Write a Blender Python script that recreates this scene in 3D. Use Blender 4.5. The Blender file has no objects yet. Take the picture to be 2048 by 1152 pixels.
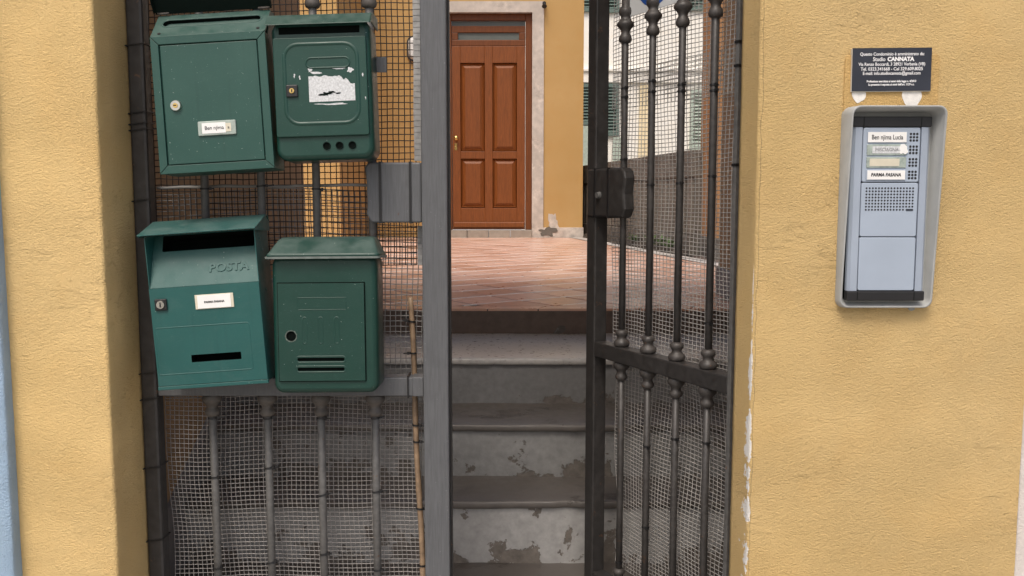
import bpy, math, random
from mathutils import Vector, Matrix, noise
random.seed(7)
R = math.radians
scene = bpy.context.scene
C = scene.collection

# ------------------------------------------------------------------ camera, sky, sun, exposure
F, PITCH, EYE = 1800.0, math.atan(181 / 1800.0), 1.55        # focal length in photo pixels, pitch, eye height
cam_d = bpy.data.cameras.new('camera'); cam = bpy.data.objects.new('camera', cam_d); C.objects.link(cam)
cam_d.sensor_width = 36.0; cam_d.lens = 36.0 * F / 2048.0; cam_d.clip_start = 0.02; cam_d.clip_end = 600
cam.location = (0, 0, EYE); cam.rotation_euler = (math.pi / 2 - PITCH, 0, 0)
scene.camera = cam
SUN_EL, SUN_AZ = R(57), R(-163)                              # high, behind the camera and to its left
world = bpy.data.worlds.new('World'); scene.world = world; world.use_nodes = True
wn = world.node_tree.nodes; wl = world.node_tree.links
sky = wn.new('ShaderNodeTexSky'); sky.sky_type = 'NISHITA'; sky.sun_disc = False
sky.sun_elevation = SUN_EL; sky.sun_rotation = SUN_AZ; sky.air_density = 1.0; sky.dust_density = 6.0; sky.ozone_density = 0.6
wl.new(sky.outputs[0], wn['Background'].inputs[0]); wn['Background'].inputs[1].default_value = 0.15
sun_d = bpy.data.lights.new('sun', 'SUN'); sun = bpy.data.objects.new('sun', sun_d); C.objects.link(sun)
sun_d.energy = 1.2; sun_d.angle = R(20); sun_d.color = (1.0, 0.96, 0.90)
sdir = Vector((math.sin(SUN_AZ) * math.cos(SUN_EL), math.cos(SUN_AZ) * math.cos(SUN_EL), math.sin(SUN_EL)))
sun.rotation_euler = sdir.to_track_quat('Z', 'Y').to_euler(); sun.location = sdir * 20
scene.view_settings.view_transform = 'Standard'; scene.view_settings.look = 'None'
scene.view_settings.gamma = 1.0; scene.view_settings.use_curve_mapping = False
scene.view_settings.exposure = 0.14
scene.render.engine = 'CYCLES'

def P(x, y, Y):
    """world point at depth Y seen at photo pixel (x, y): used to measure where things stand"""
    u = (x - 1024) / F; v = (576 - y) / F
    t = Y / (math.cos(PITCH) + v * math.sin(PITCH))
    return Vector((t * u, Y, EYE + t * (-math.sin(PITCH) + v * math.cos(PITCH))))

# ------------------------------------------------------------------ mesh helpers
class MB:
    def __init__(s): s.v = []; s.f = []; s.sm = []; s.cav = set()
    def add(s, vs, fs, sm=False):
        o = len(s.v); s.v += [Vector(p) for p in vs]; s.f += [tuple(i + o for i in f) for f in fs]; s.sm += [sm] * len(fs)
        return s
    def box(s, x0, x1, y0, y1, z0, z1):
        return s.add([(x0,y0,z0),(x1,y0,z0),(x1,y1,z0),(x0,y1,z0),(x0,y0,z1),(x1,y0,z1),(x1,y1,z1),(x0,y1,z1)],
                     [(0,3,2,1),(4,5,6,7),(0,1,5,4),(1,2,6,5),(2,3,7,6),(3,0,4,7)])
    def loft(s, rings, cap0=True, cap1=True, sm=False, closed=False):
        n = len(rings[0]); vs = [p for r in rings for p in r]; fs = []
        m = len(rings)
        for a in range(m if closed else m - 1):
            b = (a + 1) % m
            for i in range(n):
                j = (i + 1) % n
                fs.append((a*n+i, a*n+j, b*n+j, b*n+i))
        s.add(vs, fs, sm); o = len(s.v) - len(vs)
        if not closed:
            if cap0: s.f.append(tuple(o + i for i in reversed(range(n)))); s.sm.append(False)
            if cap1: s.f.append(tuple(o + (m-1)*n + i for i in range(n))); s.sm.append(False)
        return s
    def tube(s, pts, r, n=8, caps=True):
        pts = [Vector(p) for p in pts]; rings = []
        for i, p in enumerate(pts):
            t = (pts[min(i+1, len(pts)-1)] - pts[max(i-1, 0)]).normalized()
            a = t.orthogonal().normalized() if abs(t.z) < .9 else Vector((1,0,0))
            a = (a - t * a.dot(t)).normalized(); b = t.cross(a)
            rr = r[i] if isinstance(r, (list, tuple)) else r
            rings.append([p + (a*math.cos(2*math.pi*k/n) + b*math.sin(2*math.pi*k/n))*rr for k in range(n)])
        return s.loft(rings, caps, caps, True)
    def lathe(s, prof, x=0, y=0, z=0, n=16):
        return s.loft([[(x + r*math.cos(2*math.pi*k/n), y + r*math.sin(2*math.pi*k/n), z + h) for k in range(n)] for r, h in prof], True, True, True)
    def disc(s, x, y0, y1, z, r, n=16, r2=None):           # short cylinder along y, front at y0
        r2 = r if r2 is None else r2
        return s.loft([[(x + rr*math.cos(-2*math.pi*k/n), yy, z + rr*math.sin(-2*math.pi*k/n)) for k in range(n)] for yy, rr in ((y1, r), (y0, r2))], True, True, False)
    def prism(s, poly, x0, x1):                              # poly of (y,z) swept along x
        return s.loft([[(x0, p[0], p[1]) for p in poly], [(x1, p[0], p[1]) for p in poly]])
    def ridge(s, cx, cz, w, h, r, wd, ht, y=0.0, n=6):       # embossed line round a rounded rectangle, on plane y, towards -y
        rings = []
        for d, q in ((-wd, 0.0004), (-wd*.4, -ht), (wd*.4, -ht), (wd, 0.0004)):
            rings.append([(cx + a, y + q, cz + b) for a, b in rrect(w + 2*d, h + 2*d, max(r + d, .0004), n)])
        return s.loft(rings, False, False, True)
    def plate(s, x0, x1, z0, z1, holes, y=0.0, depth=0.01, n=5, thick=None):
        """flat front plate at y (facing -y) pierced by rounded holes (cx,cz,w,h,r) whose walls run back by depth"""
        mg = 0.0015; cells = [(c-w/2-mg, c+w/2+mg, e-h/2-mg, e+h/2+mg) for c, e, w, h, r in holes]
        xs = sorted({x0, x1, *[c[0] for c in cells], *[c[1] for c in cells]}); zs = sorted({z0, z1, *[c[2] for c in cells], *[c[3] for c in cells]})
        for i in range(len(xs)-1):
            for j in range(len(zs)-1):
                mx = (xs[i]+xs[i+1])/2; mz = (zs[j]+zs[j+1])/2
                if any(c[0] < mx < c[1] and c[2] < mz < c[3] for c in cells): continue
                s.add([(xs[i],y,zs[j]),(xs[i+1],y,zs[j]),(xs[i+1],y,zs[j+1]),(xs[i],y,zs[j+1])], [(0,1,2,3)])
        for (c, e, w, h, r), cl in zip(holes, cells):
            o = [((cl[0]+cl[1])/2 + a, y, (cl[2]+cl[3])/2 + b) for a, b in rrect(cl[1]-cl[0], cl[3]-cl[2], .0002, n)]
            i1 = [(c + a, y, e + b) for a, b in rrect(w, h, r, n)]; i2 = [(p[0], y + depth, p[2]) for p in i1]
            s.loft([o, i1], False, False); k0 = len(s.f); s.loft([i1, i2], False, True); s.cav.update(range(k0, len(s.f)))
        if thick:
            a = [(x0,y,z0),(x1,y,z0),(x1,y,z1),(x0,y,z1)]; b = [(p[0], y+thick, p[2]) for p in a]
            s.add(a + b, [(0,4,5,1),(1,5,6,2),(2,6,7,3),(3,7,4,0)])
        return s
    def xf(s, m, start=0):
        for i in range(start, len(s.v)): s.v[i] = m @ s.v[i]
        return s
    def mesh(s, name):
        me = bpy.data.meshes.new(name); me.from_pydata([tuple(p) for p in s.v], [], s.f)
        me.polygons.foreach_set('use_smooth', s.sm); me.update(); return me
    def build(s, name, mat, parent=None, bevel=0, seg=2):
        o = bpy.data.objects.new(name, s.mesh(name)); C.objects.link(o)
        o.data.materials.append(mat)
        if s.cav:
            o.data.materials.append(M['cavity'])
            for k in s.cav: o.data.polygons[k].material_index = 1
        if parent: o.parent = parent
        if bevel:
            b = o.modifiers.new('bevel', 'BEVEL'); b.width = bevel; b.segments = seg; b.limit_method = 'ANGLE'; b.angle_limit = R(40)
        return o

def rrect(w, h, r, n=5):
    pts = []; r = min(r, w/2 - 1e-5, h/2 - 1e-5)
    for cx, cz, a0 in ((w/2-r, h/2-r, 0), (-w/2+r, h/2-r, 90), (-w/2+r, -h/2+r, 180), (w/2-r, -h/2+r, 270)):
        for k in range(n+1):
            a = R(a0 + 90*k/n); pts.append((cx + r*math.cos(a), cz + r*math.sin(a)))
    return pts
def rbox(mb, x0, x1, z0, z1, r, y0, y1, e=.004, n=5):        # rounded slab: outline rounded by r, front edge softened by e
    w, h, cx, cz = x1-x0, z1-z0, (x0+x1)/2, (z0+z1)/2; rings = []
    def ring(d, y): return [(cx+a, y, cz+b) for a, b in rrect(w-2*d, h-2*d, max(r-d, .0005), n)]
    rings = [ring(0, y1), ring(0, y0+e), ring(e*.3, y0+e*.3), ring(e, y0)]
    k = len(mb.f); mb.loft(rings, True, True, True); return mb
def empty(name, loc=(0,0,0), rotz=0):
    o = bpy.data.objects.new(name, None); C.objects.link(o); o.location = loc; o.rotation_euler = (0,0,rotz); o.empty_display_size = .05; return o
def tag(o, label, cat, group=None):
    o['label'] = label; o['category'] = cat
    if group: o['group'] = group
    return o
def struct(o): o['kind'] = 'structure'; return o
def copy_of(o, parent=None, loc=None):
    c = o.copy(); C.objects.link(c)
    if parent: c.parent = parent
    if loc is not None: c.location = loc
    return c
def text(s, size, mat, parent, loc, align='CENTER', bold=0.0, sx=1.0, name='lettering', rot=0.0, depth=.0002, shear=0.0):
    cu = bpy.data.curves.new('t', 'FONT'); cu.body = s; cu.size = size; cu.align_x = align; cu.align_y = 'CENTER'; cu.offset = bold; cu.extrude = depth; cu.resolution_u = 3; cu.shear = shear
    t = bpy.data.objects.new('t', cu); C.objects.link(t)
    me = bpy.data.meshes.new_from_object(t.evaluated_get(bpy.context.evaluated_depsgraph_get()))
    bpy.data.objects.remove(t); bpy.data.curves.remove(cu)
    cr, sr = math.cos(rot), math.sin(rot)
    for v in me.vertices:
        x, y, z = v.co; x *= sx; v.co = (x*cr - y*sr, -z, x*sr + y*cr)
    me.name = name; me.materials.clear(); me.materials.append(mat)
    o = bpy.data.objects.new(name, me); C.objects.link(o); o.parent = parent; o.location = loc
    return o

# ------------------------------------------------------------------ materials
class NT:
    def __init__(s, name):
        s.m = bpy.data.materials.new(name); s.m.use_nodes = True; s.t = s.m.node_tree; s.b = s.t.nodes['Principled BSDF']; s.tc = s.t.nodes.new('ShaderNodeTexCoord')
    def node(s, kind, **kw):
        n = s.t.nodes.new(kind)
        for k, v in kw.items(): setattr(n, k, v)
        return n
    def link(s, a, b): s.t.links.new(a, b); return s
    def co(s, scale=(1,1,1), src='Object'):
        m = s.node('ShaderNodeMapping'); m.inputs['Scale'].default_value = scale; s.link(s.tc.outputs[src], m.inputs[0]); return m.outputs[0]
    def noise(s, scale, detail=4, rough=.55, co=None, dist=0):
        n = s.node('ShaderNodeTexNoise'); n.inputs['Scale'].default_value = scale; n.inputs['Detail'].default_value = detail
        n.inputs['Roughness'].default_value = rough; n.inputs['Distortion'].default_value = dist
        s.link(co if co is not None else s.tc.outputs['Object'], n.inputs['Vector']); return n.outputs['Fac']
    def ramp(s, fac, a, b, ca=0.0, cb=1.0):
        n = s.node('ShaderNodeMapRange'); n.inputs[1].default_value = a; n.inputs[2].default_value = b; n.inputs[3].default_value = ca; n.inputs[4].default_value = cb
        s.link(fac, n.inputs[0]); return n.outputs[0]
    def math(s, op, a, b=None):
        n = s.node('ShaderNodeMath', operation=op)
        for i, q in enumerate((a, b)):
            if q is None: continue
            if isinstance(q, (int, float)): n.inputs[i].default_value = q
            else: s.link(q, n.inputs[i])
        return n.outputs[0]
    def mix(s, fac, a, b, blend='MIX'):
        n = s.node('ShaderNodeMix', data_type='RGBA', blend_type=blend)
        for i, q in ((0, fac), (6, a), (7, b)):
            if isinstance(q, (int, float)): n.inputs[i].default_value = q
            elif isinstance(q, tuple): n.inputs[i].default_value = (*q, 1) if len(q) == 3 else q
            else: s.link(q, n.inputs[i])
        return n.outputs[2]
    def bump(s, h, strength, dist, prev=None):
        n = s.node('ShaderNodeBump'); n.inputs['Strength'].default_value = strength; n.inputs['Distance'].default_value = dist
        s.link(h, n.inputs['Height'])
        if prev is not None: s.link(prev, n.inputs['Normal'])
        return n.outputs[0]
    def done(s, col, rough=.7, bump=None, metal=0, spec=None):
        for q, k in ((col, 'Base Color'), (rough, 'Roughness'), (metal, 'Metallic')):
            if isinstance(q, (int, float)): s.b.inputs[k].default_value = q
            elif isinstance(q, tuple): s.b.inputs[k].default_value = (*q, 1)
            else: s.link(q, s.b.inputs[k])
        if bump is not None: s.link(bump, s.b.inputs['Normal'])
        if spec is not None: s.b.inputs['Specular IOR Level'].default_value = spec
        return s.m

def plain(name, c, rough=.6, metal=0, var=.12, scale=30, bs=0, bd=.001, spec=None, rust=0):
    n = NT(name); f = n.noise(scale, 5)
    dark = tuple(q*(1-var) for q in c); lite = tuple(min(1, q*(1+var)) for q in c)
    col = n.mix(n.ramp(f, .3, .7), dark, lite)
    if rust:
        k = n.ramp(n.noise(38, 7, .72, dist=.5), .66 - .05*rust, .70 - .05*rust); col = n.mix(n.math('MULTIPLY', k, .8), col, (.115, .062, .035))
        col = n.mix(n.math('MULTIPLY', n.ramp(n.noise(17, 5, .65), .52, .75), .45), col, tuple(min(1, q*1.7+.015) for q in c))
    return n.done(col, n.ramp(f, .3, .7, max(.02, rough-.08), min(1, rough+.08)), n.bump(f, bs, bd) if bs else None, metal, spec)

def stucco(name, c, grain=1.0, chips=None, vary=1.0):
    n = NT(name)
    rot = n.node('ShaderNodeMapping'); rot.inputs['Rotation'].default_value = (0, R(24), 0); rot.inputs['Scale'].default_value = (.75, 1, 1.15); n.link(n.tc.outputs['Object'], rot.inputs[0]); rco = rot.outputs[0]
    big = n.noise(1.6, 3); mid = n.noise(8, 4, .6, dist=.4); gr = n.noise(430, 2, .6, rco, .4); lump = n.noise(190, 3, .62, rco, .6); sw = n.noise(16, 4, .6, rco, 1.0)
    col = n.mix(n.ramp(big, .3, .7), tuple(q*k for q, k in zip(c, (1-.05*vary, 1-.07*vary, 1-.12*vary))), tuple(min(1, q*k) for q, k in zip(c, (1+.04*vary, 1+.05*vary, 1+.09*vary))))
    col = n.mix(n.math('MULTIPLY', n.ramp(mid, .48, .75), .26), col, tuple(q*k for q, k in zip(c, (.98, .86, .70))))
    pore = n.ramp(lump, .22, .32, .62, 1.0)
    pc = n.node('ShaderNodeCombineColor')
    for i in range(3): n.link(pore, pc.inputs[i])
    col = n.mix(.35, col, pc.outputs[0], 'MULTIPLY')
    msk = n.ramp(n.noise(6, 3, .6, rco), .30, .60, .62, 1.0)     # trowelled areas are smoother
    h = n.math('MULTIPLY', n.math('ADD', n.ramp(gr, .28, .76), n.math('MULTIPLY', n.ramp(lump, .3, .7), .9)), msk)
    b = n.bump(h, min(1, grain), .0024*grain)
    st1 = n.ramp(n.noise(26, 5, .68, n.co((.45, 1, 1.6)), 1.6), .56, .74); gate = n.ramp(n.noise(3.2, 2), .50, .62)
    b = n.bump(n.math('MULTIPLY', st1, gate), .7*grain, .0036*grain, b)
    b = n.bump(sw, .22*grain, .004*grain, b)
    if chips:
        cx, w, z0, z1 = chips
        sep = n.node('ShaderNodeSeparateXYZ'); n.link(n.tc.outputs['Object'], sep.inputs[0])
        d = n.math('ABSOLUTE', n.math('SUBTRACT', sep.outputs[0], cx))
        env = n.ramp(sep.outputs[2], z0, z1, 1.0, .0)
        lim = n.math('MULTIPLY', n.math('MULTIPLY', n.ramp(n.noise(14, 6, .72, n.co((1.0, 1.0, 1))), .42, .60, 0, 1), env), w)
        k = n.math('LESS_THAN', d, lim)
        col = n.mix(k, col, (.84, .82, .78))
        crack = n.math('LESS_THAN', n.math('ABSOLUTE', n.math('SUBTRACT', n.math('SUBTRACT', sep.outputs[0], cx + .006), n.math('MULTIPLY', n.math('SUBTRACT', n.noise(9, 5, .7), .5), .018))), .0009)
        col = n.mix(n.math('MULTIPLY', crack, .55), col, tuple(q*.45 for q in c))
    return n.done(col, .92, b, spec=.2)

def green_paint(name, c, dust=0.25, rough=.42):
    n = NT(name); big = n.noise(5, 4); mid = n.noise(28, 5, .6); orange = n.noise(520, 2); sp = n.noise(330, 1, .4)
    col = n.mix(n.ramp(big, .3, .72), tuple(q*.88 for q in c), tuple(q*k for q, k in zip(c, (1.5, 1.15, 1.15))))
    geo = n.node('ShaderNodeNewGeometry'); sep = n.node('ShaderNodeSeparateXYZ'); n.link(geo.outputs['Normal'], sep.inputs[0])
    up = n.ramp(sep.outputs[2], .15, .8)
    dm = n.math('ADD', n.math('MULTIPLY', up, n.ramp(mid, .35, .65, .25, .75)), n.math('MULTIPLY', n.ramp(n.noise(11, 6, .7, dist=1.5), .48, .8), dust))
    col = n.mix(n.math('MINIMUM', n.math('MULTIPLY', dm, .5), .8), col, (.15, .20, .18))
    drip = n.ramp(n.noise(30, 4, .6, n.co((3, 3, .14))), .56, .80, 0, .28)      # rain streaks
    col = n.mix(drip, col, tuple(q*.55 for q in c))
    scr = n.noise(55, 2, .5, n.co((1, 1, 7)), 2.5); col = n.mix(n.math('MULTIPLY', n.math('LESS_THAN', n.math('ABSOLUTE', n.math('SUBTRACT', scr, .68)), .004), .45), col, (.20, .30, .26))
    col = n.mix(n.math('GREATER_THAN', sp, .80), col, (.42, .50, .46))
    ro = n.math('ADD', n.ramp(mid, .3, .7, rough-.06, rough+.1), n.math('MULTIPLY', dm, .25))
    return n.done(col, ro, n.bump(orange, .12, .0006, n.bump(n.noise(13, 2), .22, .004)), spec=.45)

def peeling(name, paint, under, scale=7, lo=.50, seed=0.0, wet=.55, foot=None):
    n = NT(name); mp = n.node('ShaderNodeMapping'); mp.inputs['Location'].default_value = (seed, seed*.7, seed*1.3); n.link(n.tc.outputs['Object'], mp.inputs[0]); co = mp.outputs[0]
    f = n.noise(scale, 8, .66, co, .3)
    if foot is not None:
        sp = n.node('ShaderNodeSeparateXYZ'); n.link(n.tc.outputs['Object'], sp.inputs[0]); f = n.math('ADD', f, n.ramp(sp.outputs[2], foot, foot+.085, .09, 0.0))
    g = n.noise(scale*5, 5, .6, co); k = n.ramp(f, lo, lo+.012)
    pc = n.mix(n.ramp(g, .3, .7), tuple(q*.78 for q in paint), tuple(q*1.1 for q in paint)); uc = n.mix(n.ramp(g, .3, .7), tuple(q*.7 for q in under), tuple(q*1.3 for q in under))
    stain = n.ramp(n.noise(2.5, 3, .5, co), .35, .7)
    col = n.mix(k, n.mix(n.math('MULTIPLY', stain, .4), pc, tuple(q*.6 for q in paint)), uc)
    return n.done(col, n.ramp(g, .3, .7, wet-.1, wet+.15), n.bump(n.math('SUBTRACT', n.math('MULTIPLY', g, .3), n.math('MULTIPLY', k, .6)), .6, .004))

def wood(name, c):
    n = NT(name); st = n.noise(6, 6, .6, n.co((14, 14, .9)), 1.2); f2 = n.noise(40, 3, .5, n.co((6, 6, .5)))
    col = n.mix(n.ramp(st, .3, .72), tuple(q*.72 for q in c), tuple(q*1.25 for q in c)); col = n.mix(n.math('MULTIPLY', n.ramp(f2, .45, .7), .3), col, tuple(q*.6 for q in c))
    return n.done(col, .46, n.bump(st, .08, .002), spec=.35)

def tile_mat():
    n = NT('terracotta tile'); oi = n.node('ShaderNodeObjectInfo'); geo = n.node('ShaderNodeNewGeometry')
    r = n.math('FRACT', n.math('ADD', oi.outputs['Random'], geo.outputs['Random Per Island']))
    f = n.noise(14, 5, .6, n.tc.outputs['Object']); g = n.noise(60, 4, .6)
    col = n.mix(r, (.52, .25, .145), (.78, .49, .37)); col = n.mix(n.math('MULTIPLY', n.ramp(f, .4, .75), .55), col, (.48, .37, .32)); col = n.mix(n.math('MULTIPLY', n.ramp(g, .5, .8), .25), col, (.60, .50, .44))
    return n.done(col, n.ramp(f, .3, .7, .24, .40), n.bump(g, .03, .001))

def brushed(name, c):
    n = NT(name); a = n.noise(60, 4, .6, n.co((6, 6, .35))); b = n.noise(12, 5, .6); k = n.noise(140, 2)
    col = n.mix(n.ramp(a, .3, .7), tuple(q*.84 for q in c), tuple(q*1.14 for q in c)); col = n.mix(n.math('MULTIPLY', n.ramp(b, .55, .8), .5), col, tuple(q*.6 for q in c)); col = n.mix(n.math('MULTIPLY', n.math('GREATER_THAN', k, .74), .7), col, tuple(q*1.9 for q in c))
    k2 = n.ramp(n.noise(30, 7, .72, dist=.4), .665, .70); col = n.mix(n.math('MULTIPLY', k2, .75), col, (.10, .062, .045))
    return n.done(col, n.ramp(b, .3, .7, .42, .6), n.bump(a, .3, .0012, n.bump(n.noise(25, 3), .3, .002)))
M = {}
NH = [.4641, .5698, .7346, .9095, 1.1075, 1.29, 1.47]                # height of the eye above each step, top first
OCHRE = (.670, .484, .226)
M['ochre'] = stucco('ochre stucco', (.800, .580, .270))  # left wall's stronger light put into the colour, paler than OCHRE
M['ochre_chip'] = stucco('chipped ochre stucco', OCHRE, chips=(.4860, .0072, .80, 1.42))
M['ochre_far'] = stucco('yellow house render', (.48, .308, .125), grain=.35)
M['ochre_shaded'] = stucco('shaded passage ochre', (.36, .25, .15), grain=.3)  # same ochre as the street wall, with the passage shade painted in
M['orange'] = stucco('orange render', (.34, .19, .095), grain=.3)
M['blue'] = stucco('light blue stucco', (.40, .55, .72), grain=1.0, vary=.3)
M['white_wall'] = stucco('off white stucco', (.72, .67, .63), grain=.8, vary=.2)
M['cream'] = stucco('cream render', (.86, .84, .78), grain=.3, vary=.4)
M['plaster'] = plain('bare white plaster', (.74, .72, .68), .9, scale=120, var=.12, bs=.6, bd=.002)
M['old_paint'] = stucco('older orange stucco', (.60, .405, .168), grain=.9)
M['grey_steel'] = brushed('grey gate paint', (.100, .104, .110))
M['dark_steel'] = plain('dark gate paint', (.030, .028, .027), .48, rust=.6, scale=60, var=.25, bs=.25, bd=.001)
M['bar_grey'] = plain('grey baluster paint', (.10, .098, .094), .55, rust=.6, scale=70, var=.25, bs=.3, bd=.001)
M['bar_shaded'] = plain('shaded baluster paint', (.048, .045, .043), .48, rust=.6, scale=70, var=.25, bs=.3, bd=.001)  # right leaf's passage shade put into a darker baluster colour
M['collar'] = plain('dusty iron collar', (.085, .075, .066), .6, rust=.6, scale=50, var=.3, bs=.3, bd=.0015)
M['collar_shaded'] = plain('shaded iron collar', (.050, .045, .042), .5, rust=.6, scale=50, var=.3, bs=.3, bd=.0015)  # darker collar copy carrying the passage shade in its colour
M['net_dark'] = plain('dark brown netting', (.030, .024, .020), .55)
M['net_mid'] = plain('grey netting', (.27, .262, .25), .5)
M['net_lite'] = plain('pale grey netting', (.29, .275, .26), .5)
M['net_pale'] = plain('pale plastic netting', (.37, .355, .335), .5)
M['fold'] = plain('folded netting edge', (.33, .33, .325), .5, scale=60, var=.25)
M['black'] = plain('black plastic', (.012, .012, .013), .42)
M['wire'] = plain('rusty tie wire', (.035, .026, .022), .5, .3)
M['green_a'] = green_paint('green powder coat', (.0150, .070, .055), .05)
M['green_b'] = green_paint('glossy green enamel', (.0068, .047, .034), .05, .33)
M['green_c'] = green_paint('faded teal green paint', (.0120, .087, .080), .26, .42)
M['green_d'] = green_paint('deep green enamel', (.0060, .042, .031), .06, .34)
M['green_dark'] = plain('shaded dark green', (.004, .009, .007), .7, spec=.08)  # near-black green: shade under the open lid put into the colour
M['chip'] = plain('chipped green edge', (.075, .10, .085), .6, scale=300, var=.6)
M['rim'] = plain('worn grey green rim', (.16, .19, .175), .5, var=.2, scale=60)
M['cavity'] = plain('unlit black inside', (.006, .008, .007), .95, spec=0.0)  # black for unlit hollows, their shade put into the colour
M['chrome'] = plain('worn chrome', (.62, .60, .54), .28, 1.0)
M['brass'] = plain('brass', (.72, .50, .18), .25, 1.0)
M['paper'] = plain('white paper', (.80, .80, .78), .7, var=.04)
M['old_paper'] = plain('yellowed paper', (.62, .58, .46), .75, var=.1)
M['clear_plastic'] = plain('dull clear plastic', (.34, .40, .36), .3, var=.2, scale=60)
M['ink'] = plain('black ink', (.015, .015, .018), .6)
M['pencil'] = plain('grey pencil', (.20, .20, .21), .7)
M['sticker'] = plain('torn sticker backing', (.58, .60, .61), .85, scale=260, var=.22, bs=.7, bd=.001)
M['alu'] = plain('pale grey coated aluminium', (.345, .40, .48), .42, .15, var=.05, scale=12)
M['module'] = plain('pale grey intercom front', (.348, .41, .495), .45, var=.04, scale=12)
M['hood'] = plain('grey hood', (.36, .37, .36), .55, var=.10, scale=20)
M['plaque'] = plain('dark slate plastic', (.022, .026, .038), .42, var=.15, scale=20)
M['plaque_edge'] = plain('pale bevel', (.55, .52, .45), .5)
M['white_ink'] = plain('white print', (.82, .82, .82), .6, var=.02)
M['bamboo'] = plain('dry bamboo', (.27, .185, .115), .55, scale=40, var=.35, bs=.3, bd=.001)
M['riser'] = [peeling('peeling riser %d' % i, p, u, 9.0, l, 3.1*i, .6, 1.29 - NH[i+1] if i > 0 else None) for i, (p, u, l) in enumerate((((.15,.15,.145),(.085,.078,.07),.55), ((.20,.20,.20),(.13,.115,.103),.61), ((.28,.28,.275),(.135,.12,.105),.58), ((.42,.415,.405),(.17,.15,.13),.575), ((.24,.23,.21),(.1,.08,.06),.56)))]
M['tread'] = peeling('worn tread', (.125, .112, .102), (.08, .07, .062), 5, .58, 9.0, .42)
M['tread_lit'] = peeling('lit worn tread', (.42, .405, .39), (.24, .225, .21), 9, .66, 5.0, .32)  # light reflected off the upper tread put into a paler colour
M['skirt'] = peeling('grey skirting', (.24, .23, .225), (.12, .10, .09), 6, .62, 2.0, .7)
M['tile'] = tile_mat()
M['mortar'] = plain('mortar with painted glare', (.86, .83, .79), .35, scale=30, var=.15)  # near white: glare along the joints put into the colour
M['grout'] = plain('dark grout', (.12, .09, .075), .6, scale=30, var=.2)
M['kerb'] = plain('pale concrete band', (.50, .47, .44), .7, scale=20, var=.2, bs=.2)
M['concrete'] = peeling('stained concrete', (.15, .135, .115), (.10, .085, .07), 4, .55, 1.0, .8)
M['concrete_slat'] = peeling('weathered concrete slat', (.17, .15, .125), (.10, .085, .07), 6, .55, 4.0, .8)
M['wood'] = wood('varnished brown door', (.205, .062, .0135))
M['wood_dark'] = wood('varnished door frame', (.150, .046, .011))
M['stone'] = peeling('pale stone surround', (.58, .52, .46), (.53, .475, .42), 3, .55, 6.0, .8)
M['sill_tile'] = plain('grey brown tile', (.30, .26, .215), .5, scale=14, var=.15)
M['shutter'] = plain('dark green shutter', (.11, .16, .14), .6)
M['shutter_pale'] = plain('pale green shutter', (.40, .47, .40), .65)
M['glass'] = plain('frosted pane', (.11, .125, .115), .18, var=.1, scale=5)
M['yellow_band'] = stucco('yellow band', (.82, .70, .46), grain=.3)
M['lamp_glass'] = plain('opal glass', (.70, .70, .68), .3)
M['soil'] = plain('dark soil', (.045, .036, .028), .95, scale=60, var=.5, bs=.8, bd=.01)
M['leaf'] = plain('weed green', (.07, .12, .035), .6)
M['asphalt'] = plain('street paving', (.36, .34, .31), .85, scale=80, var=.3, bs=.3)
M['blue_print'] = plain('blue print', (.015, .075, .30), .45, var=.03)
M['sign_white'] = plain('white sign sheet', (.62, .64, .64), .4, var=.04)

# ------------------------------------------------------------------ ground
TER = EYE - .4641                                            # terrace level
struct(MB().add([(-60,-60,0),(60,-60,0),(60,60,0),(-60,60,0)], [(0,1,2,3)]).build('street', M['asphalt']))

# ------------------------------------------------------------------ the ochre building with the passage
YW, YG = 1.80, 1.95                                          # street face of the wall, street face of the gate
def rough_wall(plan, z0, z1, dz, amp, name, mat, parent, seed):
    rows = int((z1-z0)/dz)+1; vs = []; fs = []; n = len(plan)
    for j in range(rows):
        z = z0 + (z1-z0)*j/(rows-1)
        for (x, y, w) in plan:
            q = Vector((x*5+seed, y*5, z*4)); d = noise.noise(q)*.22 + noise.noise(q*4.3)*.16 + noise.noise(q*15)*.18
            e = noise.noise(q*1.0+Vector((40,7,3)))*.22 + noise.noise(q*4.7+Vector((9,70,3)))*.14 + noise.noise(q*17+Vector((9,1,13)))*.16
            vs.append((x + d*amp*w, y + e*amp*w, z))
    for j in range(rows-1):
        for i in range(n-1):
            fs.append((j*n+i, j*n+i+1, (j+1)*n+i+1, (j+1)*n+i))
    return MB().add(vs, fs, True).build(name, mat, parent)
bld = tag(empty('ochre_building', (0,0,0)), 'ochre stucco street building whose open passage the iron gate closes', 'building')
xl, xr, r = -.818, .485, .007
plan = [(-1.0166-.05 + .0166*k*0 + (.05+1.0166+xl-r)*k/14, YW, 1) for k in range(15)]
plan += [(xl - r + r*math.sin(R(a)), YW + r - r*math.cos(R(a)), 1.6) for a in (30, 60, 90)] + [(xl, YW + .007 + .193*k/10, .7) for k in range(1, 11)] + [(-.9, 2.0, .2), (-1.02, 2.0, 0)]
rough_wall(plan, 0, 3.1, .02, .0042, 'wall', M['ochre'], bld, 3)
xi = .4715                                                    # the reveal is shallow and a little splayed
plan = [(1.02, 2.02, 0), (.70, 2.0, .2), (.58, 1.93, .2), (.50, 1.892, .5)] + [(xi + (xr-xi)*k/8, 1.885 - .078*k/8, .7) for k in range(0, 9)] + [(xr + r - r*math.cos(R(a)), YW + r - r*math.sin(R(a)), 1.6) for a in (30, 60, 90)] + [(xr + r + (1.0425-xr-r)*k/26, YW, 1) for k in range(1, 27)]
rough_wall(plan, 0, 3.1, .02, .0042, 'wall', M['ochre_chip'], bld, 11)
MB().box(-1.06, 1.04, 1.803, 2.1, 3.1, 3.6).build('wall', M['ochre'], bld)          # over the opening
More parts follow.
